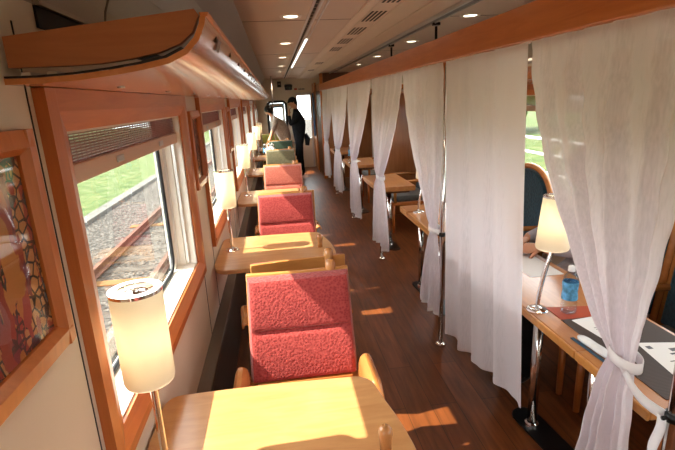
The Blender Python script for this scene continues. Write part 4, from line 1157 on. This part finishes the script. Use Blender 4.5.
# --- seated passenger behind the curtain
bx0, by0 = 1.74, 2.42
def P(x, y, z): return (bx0+x, by0+y, z)
J = {}
J['pelvis'] = (P(.06, 0, .56), (.15, .14)); J['waist'] = (P(.07, 0, .70), (.14, .11)); J['chest'] = (P(.05, 0, .90), (.155, .125)); J['upper'] = (P(.03, 0, 1.03), (.13, .10)); J['neck'] = (P(.0, 0, 1.12), (.052, .052)); J['skull'] = (P(-.02, 0, 1.19), (.05, .05))
for sg_, k in ((-1, 'a'), (1, 'b')):
    J['sh'+k] = (P(.03, sg_*.17, 1.00), .064)
    J['hip'+k] = (P(-.02, sg_*.09, .555), (.095, .095)); J['knee'+k] = (P(-.36, sg_*.10, .53), (.07, .07)); J['ank'+k] = (P(-.38, sg_*.10-.06, .10), .048); J['toe'+k] = (P(-.52, sg_*.10-.06, .045), (.04, .046))
J['elba'] = (P(-.10, -.24, .83), .050); J['wria'] = (P(-.25, -.0, .805), .034)
J['elbb'] = (P(-.06, .26, .83), .050); J['wrib'] = (P(-.26, .17, .81), .034)
def zsit(c_):
    for k, dy in (('a', 1), ('b', -1)):
        w1 = Vector(J['wri'+k][0])
        if (c_-w1).length < .20 and c_.x < w1.x+.012 and .74 < c_.z < .90: return 1
    if c_.z > 1.13: return 1
    if c_.z < .09: return 3
    if c_.z < .63: return 2
    return 0
o, hc, R, f, s_, up = person('passenger in a grey shirt seated behind the nearest curtain, hands clasped on the table', J, E_, 'pelvis',
    [(J['wria'][0], (-.75, .65, -.15), (-.3, -.3, .9), 1, 1.05, .4), (J['wrib'][0], (-.8, -.45, -.12), (-.2, .2, .95), -1, 1.05, .4)],
    P(-.03, 0, 1.265), .092, (-1, .15, -.1), zsit, [M['greyshirt'], M['skin'], M['black'], M['rubber']], (bx0, by0, 0))
hair_part(o, hc, R, f, s_, up, 'hair', M['hair'], lambda c_: 1.2-.5*c_, 1.10)

# ------------------------------------------------------------------ outside
GZ = -.95
MB().box(-60, 62, -40, 70, GZ-.6, GZ-.02).build('ground', M['ballast'], kind='structure')
gb = MB()
gb.grid(lambda u, v: (-5.0-45*u, -30+90*v, GZ+.05+1.2*u+.10*math.sin(v*40)*u), 12, 20); gb.build('grass_bank', M['grass'], kind='structure')
gb = MB(); gb.grid(lambda u, v: (4.6+40*u, -30+90*v, GZ+.15+.6*u), 10, 20); gb.build('grass_verge', M['grass'], kind='structure')
tag(MB().box(-5.0, -4.7, -20, 50, GZ-.02, GZ+.07).build('cable_trough', M['conc']), 'pale concrete cable trough along the grass edge outside the left window', 'concrete trough')
for i, x in enumerate((-3.12, -2.05)):
    t = thing('rail', ['outer rusty rail of the neighbouring track outside the left window', 'inner rusty rail of the neighbouring track outside the left window'][i], 'rail', (x, 8, GZ), 0, 'rails of the next track')
    m = MB(t); m.prism([(-.065, 0), (.065, 0), (.065, .015), (.012, .03), (.012, .11), (.034, .12), (.034, .15), (-.034, .15), (-.034, .12), (-.012, .11), (-.012, .03), (-.065, .015)], lambda u, v, w: (x+u, w, GZ+.02+v), -15, 45)
    m.build('profile', M['rust'], t)
for i in range(20):
    y = 3.0+i*.62
    o = MB(); o.off = Vector((-2.58, y, GZ)); o.box(-3.55, -1.6, y-.11, y+.11, GZ-.06, GZ+(.0 if i in (7, 13) else -.012))
    timb = i in (7, 13)
    tag(o.build('track_sleeper', M['timber'] if timb else M['sleeper'], None, bevel=.01), 'weathered sleeper under the rusty rails outside the left window', 'sleeper', 'sleepers of the next track')
t = thing('pipe_fence', 'white pipe fence seen through the right window', 'fence', (4.4, 6, GZ))
m = MB(t)
for z in (.35, .65, .95, 1.25, 1.5): m.tube([(4.4, -4, GZ+z+.35), (4.4, 24, GZ+z+.35)], .025, 8)
m.build('rails', M['fence'], t, True)
for k in range(12):
    m = MB(t); y = -3+k*2.1+.75; m.tube([(4.4, y, GZ), (4.4, y, GZ+1.95)], .032, 8); m.build('post', M['fence'], t, True)
tag(MB().box(3.4, 4.3, -10, 40, GZ, GZ+.18).build('concrete_path', M['conc']), 'pale concrete strip under the white fence outside the right windows', 'path')
# trees and shrubs far outside
def shrub(x, y, r, h, label, seed):
    rnd = random.Random(seed)
    t = thing('tree', label, 'tree', (x, y, GZ), 0, 'trees outside')
    m = MB(t)
    for k in range(40):
        a = rnd.uniform(0, 2*PI); q = rnd.uniform(0, 1)**.5; z = rnd.uniform(.25, 1)
        rr = r*q*math.sin(PI*min(.95, z*.75+.1))
        m.ball((x+rr*math.cos(a), y+rr*math.sin(a), GZ+h*z), [r*rnd.uniform(.18, .34) for _ in range(3)], 8, 6)
    for v in m.bm.verts: v.co += Vector(mnoise.noise_vector(v.co*3))*r*.12
    m.build('crown', M['leaf'], t)
    m = MB(t); m.tube([(x, y, GZ-.3), (x+.05, y, GZ+h*.6)], [r*.12, r*.06], 8); m.build('trunk', M['darkwood'], t)
for i, (x, y) in enumerate(((-24, 22), (-18, 36), (-28, 8), (14, 26), (18, 14), (-6, 52), (8, 50))):
    shrub(x, y, 3.0+.4*(i % 3), 5.5+.8*(i % 2), ['broad tree far beyond the left windows', 'tree on the left bank further along', 'tree on the bank opposite the nearest window', 'tree beyond the white fence, farther', 'tree beyond the white fence, nearer', 'tree seen past the far end, left of the track', 'tree seen past the far end, right of the track'][i], 40+i)

# ------------------------------------------------------------------ light
w = bpy.data.worlds.new('sky'); scn.world = w; w.use_nodes = True
nt = w.node_tree; nt.nodes.clear()
bg = nt.nodes.new('ShaderNodeBackground'); wo = nt.nodes.new('ShaderNodeOutputWorld')
bg.inputs['Color'].default_value = (.95, .98, 1.0, 1); bg.inputs['Strength'].default_value = 7.0
nt.links.new(bg.outputs[0], wo.inputs['Surface'])
sl = bpy.data.lights.new('sun', 'SUN'); sl.energy = 20.; sl.angle = math.radians(.6); sl.color = (1, .89, .72)
so = bpy.data.objects.new('sun', sl); COL.objects.link(so)
sd = Vector((1, .04, -1.16)).normalized()
so.rotation_euler = sd.to_track_quat('-Z', 'Y').to_euler()

# ------------------------------------------------------------------ camera
cam = bpy.data.cameras.new('camera'); co = bpy.data.objects.new('camera', cam); COL.objects.link(co)
f_px = 465.; cam.sensor_width = 36.; cam.lens = f_px/675*36; cam.clip_start = .02; cam.clip_end = 300
Yv = Vector((274-337.5, 102-225, f_px)).normalized()
r_ = math.radians(2.7); u_ = Vector((math.sin(r_), math.cos(r_), 0)); kk = -(u_.dot(Yv))/Yv.z
D = (u_+Vector((0, 0, kk))).normalized(); Xv = D.cross(Yv); Zv = -D
mat = Matrix(((Xv.x, -Xv.y, -Xv.z, 0), (Yv.x, -Yv.y, -Yv.z, 0), (Zv.x, -Zv.y, -Zv.z, 1.7), (0, 0, 0, 1)))
co.matrix_world = mat
scn.camera = co
scn.view_settings.view_transform = 'Standard'; scn.view_settings.look = 'None'; scn.view_settings.gamma = 1
scn.view_settings.use_curve_mapping = False; scn.view_settings.exposure = 0.0
scn.cycles.max_bounces = 10; scn.cycles.diffuse_bounces = 6; scn.cycles.transparent_max_bounces = 16
scn.cycles.sample_clamp_indirect = 8
